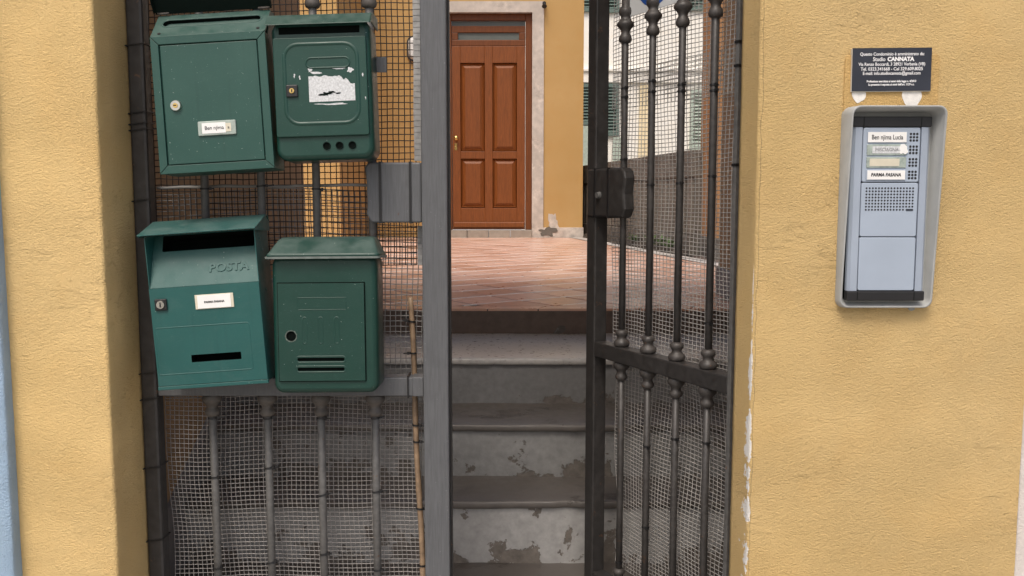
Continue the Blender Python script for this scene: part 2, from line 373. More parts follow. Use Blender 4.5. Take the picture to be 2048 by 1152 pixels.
PX, PY1 = 1.0, 4.35
MB().box(-1.30, -PX, 2.001, PY1, 0, 3.4).build('passage_wall', M['ochre_shaded'], bld)
MB().box(PX, 1.30, 2.001, PY1, 0, 3.4).build('passage_wall', M['ochre_shaded'], bld)
MB().box(-1.30, 1.30, 2.101, 3.60, 3.4, 3.6).build('unseen_ceiling', M['ochre_shaded'], bld)  # unseen slab, its height and reach set to shade the steps
# bare and repainted patches round the plaque
def blob(cx, cz, w, h, seed, y, jag=.12, n=26):
    pts = []
    for k in range(n):
        a = 2*math.pi*k/n; q = 1 + jag*2*noise.noise(Vector((math.cos(a)*1.7+seed, math.sin(a)*1.7, seed*.3))) + jag*.6*noise.noise(Vector((math.cos(a)*6+seed, math.sin(a)*6, 1)))
        pts.append((cx + w*.5*q*math.cos(a), cz + h*.5*q*math.sin(a)))
    return MB().loft([[(a, y+.004, b) for a, b in pts], [(a, y, b) for a, b in pts]], False, True)
c = P(1783, 175, YW); mb = MB()
mb.loft([[(c.x+a+.006*noise.noise(Vector((a*40,b*40,1))), y, c.z+b+.004*noise.noise(Vector((a*50,b*50,4)))) for a, b in rrect(.182, .125, .008, 8)] for y in (YW+.002, YW-.0032)], False, True)
mb.build('repainted_patch', M['old_paint'], bld)
for px, py, w, h, sd in ((1716, 188, .028, .034, 1.3), (1822, 192, .037, .044, 5.2)):
    c = P(px, py, YW); blob(c.x, c.z, w, h, sd, YW-.0042, .07).build('plaster_patch', M['plaster'], bld)
c = P(1822, 616, YW); blob(c.x, c.z, .012, .010, 8.2, YW-.004).build('glue_mark', M['hood'], bld)

# neighbours
b = empty('blue_building', (-1.0166, 1.77, 0)); tag(b, 'light blue stucco house front at the left edge of the photo', 'building')
plan = [(-.6, 0, 0), (-.3, 0, 0)] + [(-.20+.02*k, 0, 1) for k in range(10)] + [(-.003, 0, 1.2), (0, .003, 1.2), (0, .015, 1), (0, .03, .6), (0, .06, 0)]
rough_wall(plan, 0, 6, .03, .004, 'wall', M['blue'], b, 21)
b = empty('white_building', (1.0425, YW+.001, 0)); tag(b, 'off white wall strip at the lower right edge of the photo', 'building')
rough_wall([(0, .05, 0), (0.0005, .003, .8), (.003, 0, .8)] + [(.03*k, 0, .8) for k in range(1, 12)] + [(.9, 0, 0)], 0, 6, .03, .004, 'wall', M['white_wall'], b, 31)

# ------------------------------------------------------------------ stairs
ND = [3.7375, 3.160, 2.8615, 2.6284, 2.385, 2.16]                    # depth of each nosing, top first
st = tag(empty('staircase', (0, 2.385, EYE-1.29)), 'worn grey painted steps climbing from the gate to the tiled terrace', 'stairs')
def wob(a, b): return noise.noise(Vector((a, b, 3.3)))
for i in range(6):
    yf = ND[i]; zt = EYE - NH[i]; zb = EYE - NH[i+1]
    back = ND[i-1] + .02 if i else yf + .25
    o = -Vector(st.location)
    N = 140; mb = MB()
    for k in range(N):                                        # riser, slightly uneven
        pass
    vs = []; fs = []
    for k in range(N+1):
        x = -PX + .001 + (2*PX-.002)*k/N
        for j in range(7):
            z = zb - .02 + (zt - .021 - zb + .02)*j/6
            vs.append((x, yf + .014 + .004*wob(x*4+i*9, z*9) + .002*wob(x*17, z*20+i), z))
    for k in range(N):
        for j in range(6): fs.append((k*7+j, (k+1)*7+j, (k+1)*7+j+1, k*7+j+1))
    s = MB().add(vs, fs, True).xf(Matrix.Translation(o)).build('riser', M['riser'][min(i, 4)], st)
    if i == 0: continue
    vs = []; prof = [(.018, -.024), (.004, -.023), (.000, -.019), (.0005, -.006), (.003, -.0015), (.012, .0)]
    nb = len(prof) + 4
    for k in range(N+1):
        x = -PX + .001 + (2*PX-.002)*k/N; e = .006*wob(x*3+i*7, i) + .004*wob(x*22, i*5+2) + .012*max(0, wob(x*9+i*3, i*7+5)-.35)
        hz = .004*wob(x*5, i*3.7)
        for a, q in prof: vs.append((x, yf + a + e, zt + q + hz*.6))
        for m in range(1, 5):
            yy = yf + .016 + (back - yf - .016)*m/4; vs.append((x, yy, zt + .003*wob(x*6+3, yy*8) + .0015*wob(x*25, yy*25)))
    fs = [(k*nb+j, (k+1)*nb+j, (k+1)*nb+j+1, k*nb+j+1) for k in range(N) for j in range(nb-1)]
    MB().add(vs, fs, True).xf(Matrix.Translation(o)).build('tread', M['tread_lit'] if i == 1 else M['tread'], st)
for sx in (-1, 1):                                            # sloping skirting along the passage walls
    poly = [(4.34, TER-.1), (4.34, TER+.13), (3.70, TER+.13), (2.10, EYE-1.29+.20), (2.10, .02)]
    x0, x1 = sorted((sx*(PX+.01), sx*(PX-.014)))
    MB().prism(poly, x0, x1).xf(Matrix.Translation(o)).build('skirting', M['skirt'], st, bevel=.004)

# ------------------------------------------------------------------ terrace with its diagonal tiles
YH = 10.50                                                    # front of the yellow house
ter = struct(MB().box(-3.2, 3.4, ND[0]+.012, YH+.2, TER-.25, TER-.003).build('terrace', M['grout']))
ta = R(36); S = .250; ca, sa = math.cos(ta), math.sin(ta)
def clip(poly, a, b, c):                                      # keep a*x+b*y<=c
    out = []
    for i in range(len(poly)):
        p, q = poly[i], poly[(i+1) % len(poly)]; dp, dq = a*p[0]+b*p[1]-c, a*q[0]+b*q[1]-c
        if dp <= 0: out.append(p)
        if dp*dq < 0: t = dp/(dp-dq); out.append((p[0]+(q[0]-p[0])*t, p[1]+(q[1]-p[1])*t))
    return out
def wall_x(y): return 1.07 + (9.6-y)*.164                      # inner foot of the right boundary wall
def tile_mesh(poly, cx, cy):
    def sh(d):
        return [(cx_ + (p[0]-cx_)*(1-d/max(.03, math.hypot(p[0]-cx_, p[1]-cy_))), cy_ + (p[1]-cy_)*(1-d/max(.03, math.hypot(p[0]-cx_, p[1]-cy_)))) for p in poly]
    cx_ = sum(p[0] for p in poly)/len(poly); cy_ = sum(p[1] for p in poly)/len(poly)
    return MB().loft([[(p[0], p[1], z) for p in sh(d)] for d, z in ((0, -.010), (0, -.0022), (.0032, 0))], False, True)
full = None; cand = []
ha, hb = S/2 - .0075, S/2 - .0095
sq = [(ca*a - sa*b, sa*a + ca*b) for a, b in ((-ha,-hb),(ha,-hb),(ha,hb),(-ha,hb))]
for i in range(-40, 41):
    for j in range(-40, 41):
        u, v = (i+.5)*S + .06, (j+.5)*S + .02; cx, cy = ca*u - sa*v, sa*u + ca*v + 4.0
        if not (-3.1 < cx < 3.4 and 3.5 < cy < 10.6): continue
        poly = [(cx+a, cy+b) for a, b in sq]; p2 = clip(poly, 0, -1, -(ND[0]+.105)); p2 = clip(p2, 0, 1, YH-.03); p2 = clip(p2, 1, .164, 1.07+9.6*.164-.26)
        p2 = clip(p2, -1, 0, 3.0)
        if len(p2) < 3: continue
        area = abs(sum(p2[k][0]*p2[(k+1)%len(p2)][1]-p2[(k+1)%len(p2)][0]*p2[k][1] for k in range(len(p2))))/2
        if area < .004: continue
        seen = -1.35 < cx and not (cy < PY1 and abs(cx) > 1.0)
        if cy < PY1 and abs(cx) > 1.1: continue
        cand.append((cy if seen else 99, cx, cy, p2, area))
cand.sort(key=lambda t: t[0]); rest = MB(); nind = 0
for k, x in enumerate(range(9)):                              # border row along the top step
    x0 = -PX + .05 + .2125*k; sl = .035
    poly = [(x0, ND[0]+.010), (x0+.2060, ND[0]+.010), (x0+.2060+sl, ND[0]+.098), (x0+sl, ND[0]+.098)]
    t = tile_mesh(poly, 0, 0).xf(Matrix.Translation((0, 0, TER+.0005))).build('tile', M['tile'], ter); nind += 1
for key, cx, cy, p2, area in cand:
    dz = random.uniform(-.0008, .0012)
    if nind < 290 and key < 90:
        nind += 1
        if area > .058:
            if full is None: full = tile_mesh(sq, 0, 0).mesh('tile'); full.materials.append(M['tile'])
            o = bpy.data.objects.new('tile', full); C.objects.link(o); o.parent = ter; o.location = (cx, cy, TER+dz); o.rotation_euler = (random.gauss(0, .003), random.gauss(0, .003), random.gauss(0, .004))
        else:
            tile_mesh([(p[0]-cx, p[1]-cy) for p in p2], 0, 0).build('tile', M['tile'], ter).location = (cx, cy, TER+dz)
    else:
        rest.xf(Matrix.Identity(4)); t = tile_mesh(p2, 0, 0); t.xf(Matrix.Translation((0, 0, TER+dz))); rest.add(t.v, t.f)
beads = MB()                                                  # proud mortar beads along one direction of the joints, glare painted in
for j in range(-40, 41):
    v = j*S + .02; a = Vector((ca*-9 - sa*v, sa*-9 + ca*v + 4.0)); d_ = Vector((ca, sa)); nn = Vector((-sa, ca)); run_ = []
    for k in range(0, 361):
        p = a + d_*(k*.05); ok = (ND[0]+.11 < p.y < YH-.04) and p.x < wall_x(p.y)-.27 and -2.9 < p.x and not (p.y < PY1 and abs(p.x) > .99)
        if ok: run_.append(p)
        if (not ok or k == 360) and len(run_) > 1:
            vs = []
            for q in run_:
                e = .0008*noise.noise(Vector((q.x*9, q.y*9, 2))); hgt = .0004 + .0010*noise.noise(Vector((q.x*4, q.y*4, 7)))
                for o_, z_ in ((-.0100, -.004), (-.0088, hgt), (.0088, hgt), (.0100, -.004)): w_ = q + nn*(o_+e); vs.append((w_.x, w_.y, TER+z_))
            beads.add(vs, [(m*4+t, (m+1)*4+t, (m+1)*4+t+1, m*4+t+1) for m in range(len(run_)-1) for t in range(3)])
        if not ok: run_ = []
o = beads.build('mortar_joints', M['mortar'], ter); o['kind'] = 'stuff'
o = rest.build('far_tiles', M['tile'], ter); o['kind'] = 'stuff'
# pale band between tiles and boundary wall
ys = [4.36 + (10.45-4.36)*k/20 for k in range(21)]
vs = [(wall_x(y)-.255, y, TER+z) for y in ys for z in (.004,)] + [(wall_x(y)-.12, y, TER+.004) for y in ys]
MB().add(vs, [(k, 21+k, 22+k, k+1) for k in range(20)]).build('edge_band', M['kerb'], ter)

# ------------------------------------------------------------------ yellow house
hs = tag(empty('yellow_house', (-.26, YH, TER)), 'yellow house behind the terrace with a panelled brown wooden door', 'house')
def H(mb): return mb.xf(Matrix.Translation(-hs.location))
xL, xR = P(890.5, 300, YH).x, P(1064, 300, YH).x; zB, zT = P(980, 460, YH).z, P(980, 25, YH).z
xc = P(1166, 300, YH).x; sxL, sxR, szT = xL-.13, P(1087, 300, YH).x, P(1087, 3, YH).z
H(MB().box(-3.2, sxL, YH, YH+.35, TER-.1, 4.6).box(sxR, xc, YH, YH+.35, TER-.1, 4.6).box(sxL, sxR, YH, YH+.35, szT, 4.6)).build('wall', M['ochre_far'], hs)
H(MB().box(xc-.35, xc-.002, YH+.351, YH+3, TER-.1, 4.6)).build('wall', M['ochre_far'], hs)
wx = -1.69
H(MB().box(-3.2, wx, 8.90, YH-.001, TER-.1, 4.6)).build('wing', M['ochre_far'], hs)
sy = YH-.018
H(MB().box(sxL, xL, sy, YH+.2, TER-.05, szT).box(xR, sxR, sy, YH+.2, TER-.05, szT).box(xL, xR, sy, YH+.2, zT, szT)).build('door_surround', M['stone'], hs)
H(MB().box(sxR+.001, xc+.012, YH-.014, YH+.05, TER-.05, P(1120, 455, YH).z)).build('plinth', M['stone'], hs, bevel=.004)
c = P(1097, 452, YH)
H(blob(c.x+.05, c.z+.02, .12, .20, 3.0, YH-.004, .45)).build('crumbled_plaster', M['stone'], hs); H(blob(c.x-.01, c.z-.07, .20, .10, 9.0, YH-.022, .45)).build('crumbled_plaster', M['concrete'], hs)
tw = .256
for k in range(4):                                            # tiled threshold
    x0 = xL + .003 + k*(xR-xL)/4; H(MB().box(x0, x0 + (xR-xL)/4 - .006, YH-.05, YH+.1, TER-.02, zB-.002)).build('threshold_tile', M['sill_tile'], hs, bevel=.004)
yd = YH+.06
fr = H(MB().box(xL, xL+.075, yd, yd+.1, zB, zT).box(xR-.075, xR, yd, yd+.1, zB, zT).box(xL+.075, xR-.075, yd, yd+.1, zT-.075, zT)).build('door_frame', M['wood_dark'], hs, bevel=.006)
zTr = P(980, 88, YH).z; 
tz0, tz1 = P(980, 86, YH).z, zT-.078
tr = H(MB().box(xL+.078, xR-.078, yd+.02, yd+.07, tz0-.02, tz0+.05).box(xL+.078, xR-.078, yd+.02, yd+.07, tz1-.13, tz1-.055).box(xL+.078, xL+.15, yd+.02, yd+.07, tz0+.05, tz1-.13).box(xR-.15, xR-.078, yd+.02, yd+.07, tz0+.05, tz1-.13)).build('transom', M['wood_dark'], hs, bevel=.006)
o = H(MB().box(xL+.14, xR-.14, yd+.045, yd+.05, tz0+.03, tz1-.11)).build('pane', M['glass'], tr)
o = H(MB().box(xL+.078, xR-.078, yd+.055, yd+.06, tz1-.055, tz1)).build('pane', M['glass'], tr)
dx0, dx1, dz0, dz1 = xL+.079, xR-.079, zB+.006, tz0-.023
xm = (dx0+dx1)/2; 
# door leaf: stiles and rails with raised-and-fielded panels
def dz(y): return P(980, y, YH).z
cols = [(dx0+.095, xm-.045), (xm+.045, dx1-.095)]; rows = [(dz(416), dz(317)), (dz(302), dz(124))]
xs = [dx0, cols[0][0], cols[0][1], cols[1][0], cols[1][1], dx1]
leaf = MB()
for a, b in ((dx0, cols[0][0]), (cols[0][1], cols[1][0]), (cols[1][1], dx1)): leaf.box(a, b, yd+.012, yd+.055, dz0, dz1)
for a, b in cols:
    leaf.box(a, b, yd+.0135, yd+.055, dz0, rows[0][0]); leaf.box(a, b, yd+.0135, yd+.055, rows[0][1], rows[1][0]); leaf.box(a, b, yd+.0135, yd+.055, rows[1][1], dz1)
door = H(leaf).build('door', M['wood'], hs, bevel=.004)
for a, b in cols:
    for e, g in rows:
        pts = lambda d, y: [(a+d, y, e+d), (b-d, y, e+d), (b-d, y, g-d), (a+d, y, g-d)]
        p = H(MB().loft([pts(0, yd+.040), pts(.012, yd+.022), pts(.02, yd+.040), pts(.055, yd+.018), pts(.06, yd+.0175)], False, True)).build('panel', M['wood'], door)
H(MB().box(dx0+.005, dx1-.005, yd-.012, yd+.011, dz0+.02, dz0+.085)).build('weather_bar', M['wood'], door, bevel=.01)
c = P(912, 276, YH); kb = MB().lathe([(.004,0),(.024,.002),(.026,.006),(.010,.012),(.010,.035),(.022,.042),(.030,.055),(.028,.070),(.014,.080),(.001,.082)], n=16)
kb.xf(Matrix.Translation((c.x, yd+.012, c.z)) @ Matrix.Rotation(R(90), 4, 'X')); H(kb).build('knob', M['brass'], door)
c = P(911, 293, YH); H(MB().box(c.x-.016, c.x+.016, yd+.008, yd+.0115, c.z-.04, c.z+.04)).build('keyhole_plate', M['brass'], door, bevel=.002)
# lamp on the wall, half hidden by the gate post
c = P(829, 98, YH); lamp = tag(empty('wall_lamp', (c.x, YH, c.z-.15)), 'oval bulkhead lamp on the yellow wall, seen through the netting by the grey post', 'lamp')
mb = MB(); mb.loft([[(a*k, y, .15+b*k) for a, b in rrect(.17, .29, .08, 6)] for y, k in ((.0, 1), (-.03, 1), (-.045, .96))], False, True, True); mb.build('base', M['dark_steel'], lamp)
mb = MB(); mb.loft([[(a*k, y, .15+b*k) for a, b in rrect(.13, .25, .06, 6)] for y, k in ((-.044, 1), (-.075, .92), (-.09, .7))], False, True, True); mb.build('glass', M['lamp_glass'], lamp)
c = P(1088, 8, YH); bk = tag(empty('bracket', (c.x, YH, c.z)), 'small dark bracket at the top corner of the stone door surround', 'bracket')
MB().tube([(0, 0, 0), (0, -.09, -.01), (0, -.12, -.05)], [.02, .022, .03], 10).build('arm', M['black'], bk)

# ------------------------------------------------------------------ right boundary wall, planting strip, orange house, far building
lw = tag(empty('boundary_wall', (1.07, 9.6, TER)), 'low weathered concrete boundary wall with upright slats beside the terrace', 'wall')
ang = math.atan2(1.0, -.164)                                  # direction of the wall going away
wd = Vector((-.164, 1, 0)).normalized(); wn_ = Vector((-wd.y, wd.x, 0))
Mw = Matrix(((wd.x, -wn_.x, 0, 0), (wd.y, -wn_.y, 0, 0), (0, 0, 1, 0), (0, 0, 0, 1)))   # local x along wall, y away from terrace
Lh = .845
MB().box(-2.35, 4.2, .03, .16, -.2, Lh-.22).xf(Mw).build('backing', M['concrete'], lw)
MB().box(-2.35, 4.2, -.012, .17, Lh-.22, Lh).xf(Mw).build('coping', M['concrete'], lw, bevel=.01)
MB().box(-2.35, 4.2, -.02, .029, -.2, .16).xf(Mw).build('footing', M['concrete'], lw, bevel=.01)
me = None
for k in range(43):
    x = -2.28 + k*.15
    mb = MB().box(-.05, .05, -.004, .031, .161, Lh-.221).xf(Mw)
    if me is None: sl_ = mb.build('slat', M['concrete_slat'], lw, bevel=.008); me = sl_; sl_.location = wd*x
    else: copy_of(me, lw, wd*x)
bed = tag(empty('planting_strip', (1.0, 9.0, TER)), 'dark soil strip at the foot of the boundary wall', 'flower bed')
vs = []
for k in range(21):
    y = 7.05 + (10.4-7.05)*k/20
    for q, z in ((-.13, .0), (-.10, .05), (-.03, .06)): vs.append((wall_x(y)+q, y, TER+z+.012*wob(k*1.7, q*30)))
MB().add(vs, [(k*3+j, k*3+j+1, k*3+j+4, k*3+j+3) for k in range(20) for j in range(2)]).xf(Matrix.Translation(-bed.location)).build('soil', M['soil'], bed)
for n_, (y, q) in enumerate(((7.75, -.09), (8.05, -.08), (8.5, -.1), (7.5, -.1))):
    w = empty('weed', (wall_x(y)+q, y, TER+.05)); tag(w, ['small green weed tuft in the soil below the boundary wall', 'weed tuft further back below the boundary wall', 'farthest weed tuft under the boundary wall', 'weed tuft nearest the orange house corner'][n_], 'weed', 'weeds in the soil strip')
    mb = MB()
    for k in range(26):
        a = random.uniform(0, 6.28); l = random.uniform(.05, .13); e = random.uniform(.3, 1.2); d = Vector((math.cos(a)*math.cos(e), math.sin(a)*math.cos(e), math.sin(e))); s_ = Vector((-math.sin(a), math.cos(a), 0))*.012
        mb.add([Vector((0,0,0)), d*l*.6+s_, d*l + Vector((0,0,-.01)), d*l*.6-s_], [(0,1,2,3)])
    mb.build('leaves', M['leaf'], w)
oh = tag(empty('orange_house', (1.53, 6.78, TER)), 'orange rendered house corner seen through the open gate leaf', 'house')
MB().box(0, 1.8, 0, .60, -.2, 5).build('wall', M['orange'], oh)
MB().box(-.014, 1.8, -.014, .61, -.2, .16).build('plinth', M['concrete'], oh, bevel=.005)

YF = 15.5
fb = tag(empty('shuttered_building', (3, YF, 0)), 'pale cream building with green shutters far behind the boundary wall', 'building')
def FB(mb): return mb.xf(Matrix.Translation(-fb.location))
FB(MB().box(.2, 7.5, YF, YF+4, 0, 9)).build('wall', M['cream'], fb)
zc1, zc0 = P(1300, 138, YF).z, P(1300, 166, YF).z
FB(MB().box(.2, 7.5, YF-.06, YF-.001, zc0, zc1).box(.2, 7.5, YF-.10, YF-.061, zc1-.05, zc1)).build('cornice', M['cream'], fb, bevel=.01)
a, b = P(1278, 200, YF).x, P(1300, 200, YF).x
FB(MB().box(a, b, YF-.03, YF-.001, TER, zc0-.002)).build('pilaster', M['yellow_band'], fb)
def shutter(x0p, x1p, y0p, y1p, mat, lou=True):
    x0, x1, z1, z0 = P(x0p, 0, YF).x, P(x1p, 0, YF).x, P(x0p, y0p, YF).z, P(x0p, y1p, YF).z
    s = FB(MB().box(x0, x0+.05, YF-.06, YF-.002, z0, z1).box(x1-.05, x1, YF-.06, YF-.002, z0, z1).box(x0+.05, x1-.05, YF-.06, YF-.002, z0, z0+.06).box(x0+.05, x1-.05, YF-.06, YF-.002, z1-.06, z1)).build('shutter', mat, fb)
    n = int((z1-z0)/.06); mb = MB(); mb.box(x0+.05, x1-.05, YF-.012, YF-.003, z0+.06, z1-.06)
    for k in range(n):
        z = z0 + .06 + (z1-z0-.12)*(k+.5)/n
        mb.add([(x0+.05, YF-.055, z-.02), (x1-.05, YF-.055, z-.02), (x1-.05, YF-.015, z+.02), (x0+.05, YF-.015, z+.02)], [(0,1,2,3)])
    FB(mb).build('louvres', mat, s)
shutter(1160, 1203, 168, 250, M['shutter']); shutter(1204, 1240, 168, 272, M['shutter'])
shutter(1384, 1425, 180, 300, M['shutter_pale'])
shutter(1160, 1200, -80, 24, M['shutter']); shutter(1201, 1238, -80, 26, M['shutter']); shutter(1370, 1412, -80, 22, M['shutter'])
x0, x1, z0 = P(1160, 250, YF).x, P(1182, 250, YF).x, P(1200, 252, YF).z
FB(MB().box(x0, x1, YF-.05, YF-.002, TER-.5, z0)).build('door_panel', M['shutter_pale'], fb)
x0, x1 = P(1226, 250, YF).x, P(1241, 250, YF).x
FB(MB().box(x0, x1, YF-.05, YF-.002, TER-.5, P(1200, 275, YF).z)).build('door_panel', M['shutter_pale'], fb)

# ------------------------------------------------------------------ gate
ZR = 1.135; RH = .0205                                        # middle rail
def net(name, mat, parent, u0, u1, v0, v1, pu, pv, t, y0, wave, warp, seed):
    nu, nv = int((u1-u0)/pu), int((v1-v0)/pv); G = []
    for i in range(nu+1):
        col = []
        for j in range(nv+1):
            u, v = u0 + i*pu, v0 + j*pv; q = Vector((u*3.1+seed, v*2.7, seed)); q2 = Vector((u*11+seed, v*9, seed+5))
            col.append(Vector((u + warp*(noise.noise(q)*1.0) + .0007*noise.noise(q2*3), y0 + wave*noise.noise(q*1.3+Vector((5,5,5))), v + warp*noise.noise(q+Vector((17,3,9)))*1.2 + .0012*noise.noise(q2*3+Vector((3,3,3))))))
        G.append(col)
    mb = MB(); off1 = (Vector((t/2, 0, 0)), Vector((-t/2, 0, 0)), Vector((0, -t*.7, 0))); off2 = (Vector((0, 0, t/2)), Vector((0, -t*.7, 0)), Vector((0, 0, -t/2)))
    for i in range(nu+1): mb.loft([[p + o for o in off1] for p in G[i]], False, False, True)
    for j in range(nv+1): mb.loft([[G[i][j] + o for o in off2] for i in range(nu+1)], False, False, True)
    o = mb.build(name, mat, parent); o['kind'] = 'stuff'; return o
BR = .0088
def knob_up(x, y, z, s=1.0):      # collar standing on the rail
    return MB().lathe([(.0165*s,0),(.0200*s,.003),(.0212*s,.009),(.0195*s,.015),(.0135*s,.019),(.0120*s,.024),(.0135*s,.029),(.0165*s,.033),(.0172*s,.038),(.0150*s,.043),(.0095*s,.046)], x, y, z, 20)
def knob_dn(x, y, z, s=1.0):      # collar hanging under the rail
    return MB().lathe([(.0100*s,-.050),(.0135*s,-.047),(.0160*s,-.042),(.0155*s,-.037),(.0120*s,-.032),(.0115*s,-.027),(.0150*s,-.021),(.0195*s,-.016),(.0208*s,-.009),(.0190*s,-.003),(.0175*s,0)], x, y, z, 20)
def finial(x, y, z, s=1.0):
    return MB().lathe([(.0100*s,0),(.0150*s,.003),(.0168*s,.010),(.0150*s,.018),(.0110*s,.025),(.0115*s,.031),(.0165*s,.038),(.0222*s,.044),(.0215*s,.051),(.0160*s,.057),(.0118*s,.063),(.0125*s,.068),(.0168*s,.073),(.0178*s,.080),(.0160*s,.087),(.0110*s,.091),(.0105*s,.12)], x, y, z, 20)
def tie_mesh(r, seed):
    rn = random.Random(seed); mb = MB(); n = 14; rings = []
    for k in range(n):
        a = 2*math.pi*k/n; cx, cy = math.cos(a), math.sin(a)
        rings.append([((r+dr)*cx, (r+dr)*cy, dz_) for dr, dz_ in ((.0002,-.0019),(.0016,-.0019),(.0016,.0019),(.0002,.0019))])
    mb.loft(rings, closed=True)
    hx = r+.0005; mb.box(hx, hx+.0055, -.004, .001, -.0032, .0032)
    l = rn.uniform(.004, .013); mb.box(hx+.0055, hx+.0055+l, -.002, -.0008, -.0016, .0016)
    return mb
TIES = [tie_mesh(BR, k).mesh('cable_tie') for k in range(4)]
for t in TIES: t.materials.append(M['black'])
nt = [0]
def tie(parent, x, y, z, tilt=0.0, rz=None):
    nt[0] += 1; o = bpy.data.objects.new('cable_tie', TIES[nt[0] % 4]); C.objects.link(o); o.parent = parent; o.location = (x, y, z)
    o.rotation_euler = (random.gauss(0, .05)+tilt*.3, tilt + random.gauss(0, .04), random.uniform(-.5, .5) if rz is None else rz); return o

def balusters(root, xs, y, zr, zt, zb, bar, col, colu, fin_z, low_to):
    for k, x in enumerate(xs):
        up = MB().tube([(x+.001*math.sin(k*3), y, zr+RH-.002), (x, y, (zr+zt)/2), (x, y, zt)], BR, 14).build('baluster', bar, root)
        knob_up(x, y, zr+RH).build('collar', colu, up); finial(x, y, fin_z[k]).build('collar', colu, up)
        lo = MB().tube([(x, y, zr-RH+.002), (x+.0012*math.cos(k*5), y, (zr+zb)/2), (x, y, zb)], BR, 14).build('baluster', bar, root)
        knob_dn(x, y, zr-RH, 1.05).build('collar', col, lo); knob_up(x, y, low_to).build('collar', col, lo)

# fixed leaf on the left
gl = tag(empty('gate_leaf', (-.80, YG, .30)), 'closed left iron gate leaf carrying the four green mailboxes', 'gate')
gl.location = (0, YG, 0)
yb = .022
sx0 = -.8165
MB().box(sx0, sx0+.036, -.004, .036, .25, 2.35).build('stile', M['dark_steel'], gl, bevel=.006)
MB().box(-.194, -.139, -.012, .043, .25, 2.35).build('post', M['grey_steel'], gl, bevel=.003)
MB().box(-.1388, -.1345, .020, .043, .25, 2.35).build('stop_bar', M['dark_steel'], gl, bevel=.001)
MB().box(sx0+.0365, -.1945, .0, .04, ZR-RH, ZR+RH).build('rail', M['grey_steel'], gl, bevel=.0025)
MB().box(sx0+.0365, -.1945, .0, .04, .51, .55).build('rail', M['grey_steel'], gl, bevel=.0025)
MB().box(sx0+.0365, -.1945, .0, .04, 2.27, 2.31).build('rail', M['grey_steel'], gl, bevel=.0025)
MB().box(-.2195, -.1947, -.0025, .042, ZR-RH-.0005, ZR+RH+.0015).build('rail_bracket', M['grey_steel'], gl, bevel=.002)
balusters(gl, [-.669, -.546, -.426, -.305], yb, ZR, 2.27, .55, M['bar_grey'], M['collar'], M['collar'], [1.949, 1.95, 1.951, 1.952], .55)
# lock plate
lp = MB(); z0, z1 = 1.496, 1.625
pts = [(-.1945, z0), (-.1945, z1), (-.308, z1), (-.3155, z1-.010), (-.3125, z1-.04), (-.3115, z0+.035), (-.3135, z0+.018), (-.303, z0)]
lp.loft([[(a, y, b) for a, b in reversed(pts)] for y in (.038, -.006)], True, True)
lk = lp.build('lock_plate', M['grey_steel'], gl, bevel=.004)
for x, w in ((-.283, .0055), (-.2185, .0050)): MB().box(x-w/2, x+w/2, -.0085, .040, z0-.0015, z1+.0015).build('strap', M['black'], lk)
# netting and its folded edge
net('netting', M['net_dark'], gl, -.785, -.205, 1.40, 2.26, .0128, .0138, .0021, .052, .010, .007, 1.0)
net('netting', M['net_mid'], gl, -.785, -.195, 1.10, 1.565, .0122, .0122, .0020, .058, .012, .010, 7.0)
net('netting', M['net_lite'], gl, -.785, -.192, .57, 1.15, .0106, .0104, .0020, .060, .020, .012, 13.0)
def fold(x0, x1, z0, z1, name='folded_edge', y=.046):
    n = int((z1-z0)/.0125); mb = MB()
    for k in range(n):
        a = z0 + .0125*k; q = .0025*noise.noise(Vector((a*9, 1, x0*9))); q2 = .002*noise.noise(Vector((a*30, 5, 2)))
        mb.box(x0+q, x1+q, y+q2, y+.004, a, a+.0112); mb.box(x0+q+.001, x1+q-.001, y+.0015, y+.004, a+.0112, a+.0125)
    return mb.build(name, M['fold'], gl)
fold(-.2150, -.1965, 1.63, 2.26); fold(-.2100, -.1965, 1.40, 1.49)
mb = MB(); pz = [(x, .05+.003*noise.noise(Vector((x*20,0,0))), 1.572 + (x+.785)*.012 + .003*noise.noise(Vector((x*15, 3, 0)))) for x in [-.785+.47*k/40 for k in range(41)]]
mb.tube(pz, .0036, 6).build('net_hem', M['net_mid'], gl)
# ties and wires
for x, y_ in ((-.669, 377), (-.546, 372), (-.426, 378), ):
    tie(gl, x, yb, P(600, y_, YG).z, 0, .2)
for x, pxs in ((-.669, (954, 1136)), (-.546, (935, 1125)), (-.426, (990, 1108)), (-.305, (983, 1140))):
    for q in pxs: tie(gl, x, yb, P(600, q, YG+.02).z, random.choice((-.12, -.05, .0, -.2)), -.3)
for x in (-.669, -.546, -.426, -.305): tie(gl, x, yb, ZR-RH-.054, -.06)
wm = None
for q in (92, 228, 250, 262, 403, 748, 800, 937, 1082):
    z = P(290, q, YG).z; rings = []
    for a, b in ((sx0-.0012, -.0052), (sx0+.0372, -.0052), (sx0+.0372, .0372), (sx0-.0012, .0372)):
        dz_ = .006*(a > sx0+.01); rings.append([(a + e*(1 if a > sx0+.01 else -1), b + e*(1 if b > 0 else -1), z + dz_ + g) for e, g in ((0, -.0011), (.0016, -.0011), (.0016, .0011), (0, .0011))])
    MB().loft(rings, closed=True).build('tie_wire', M['black'], gl)
MB().box(-.2305, -.2275, -.0045, .044, ZR-RH-.004, ZR+RH+.005).build('strap', M['black'], gl)
c = P(769, 131, YG); MB().box(c.x-.016, c.x+.006, -.012, -.010, c.z-.016, c.z+.016).build('fixing_tab', M['grey_steel'], gl, bevel=.0008)

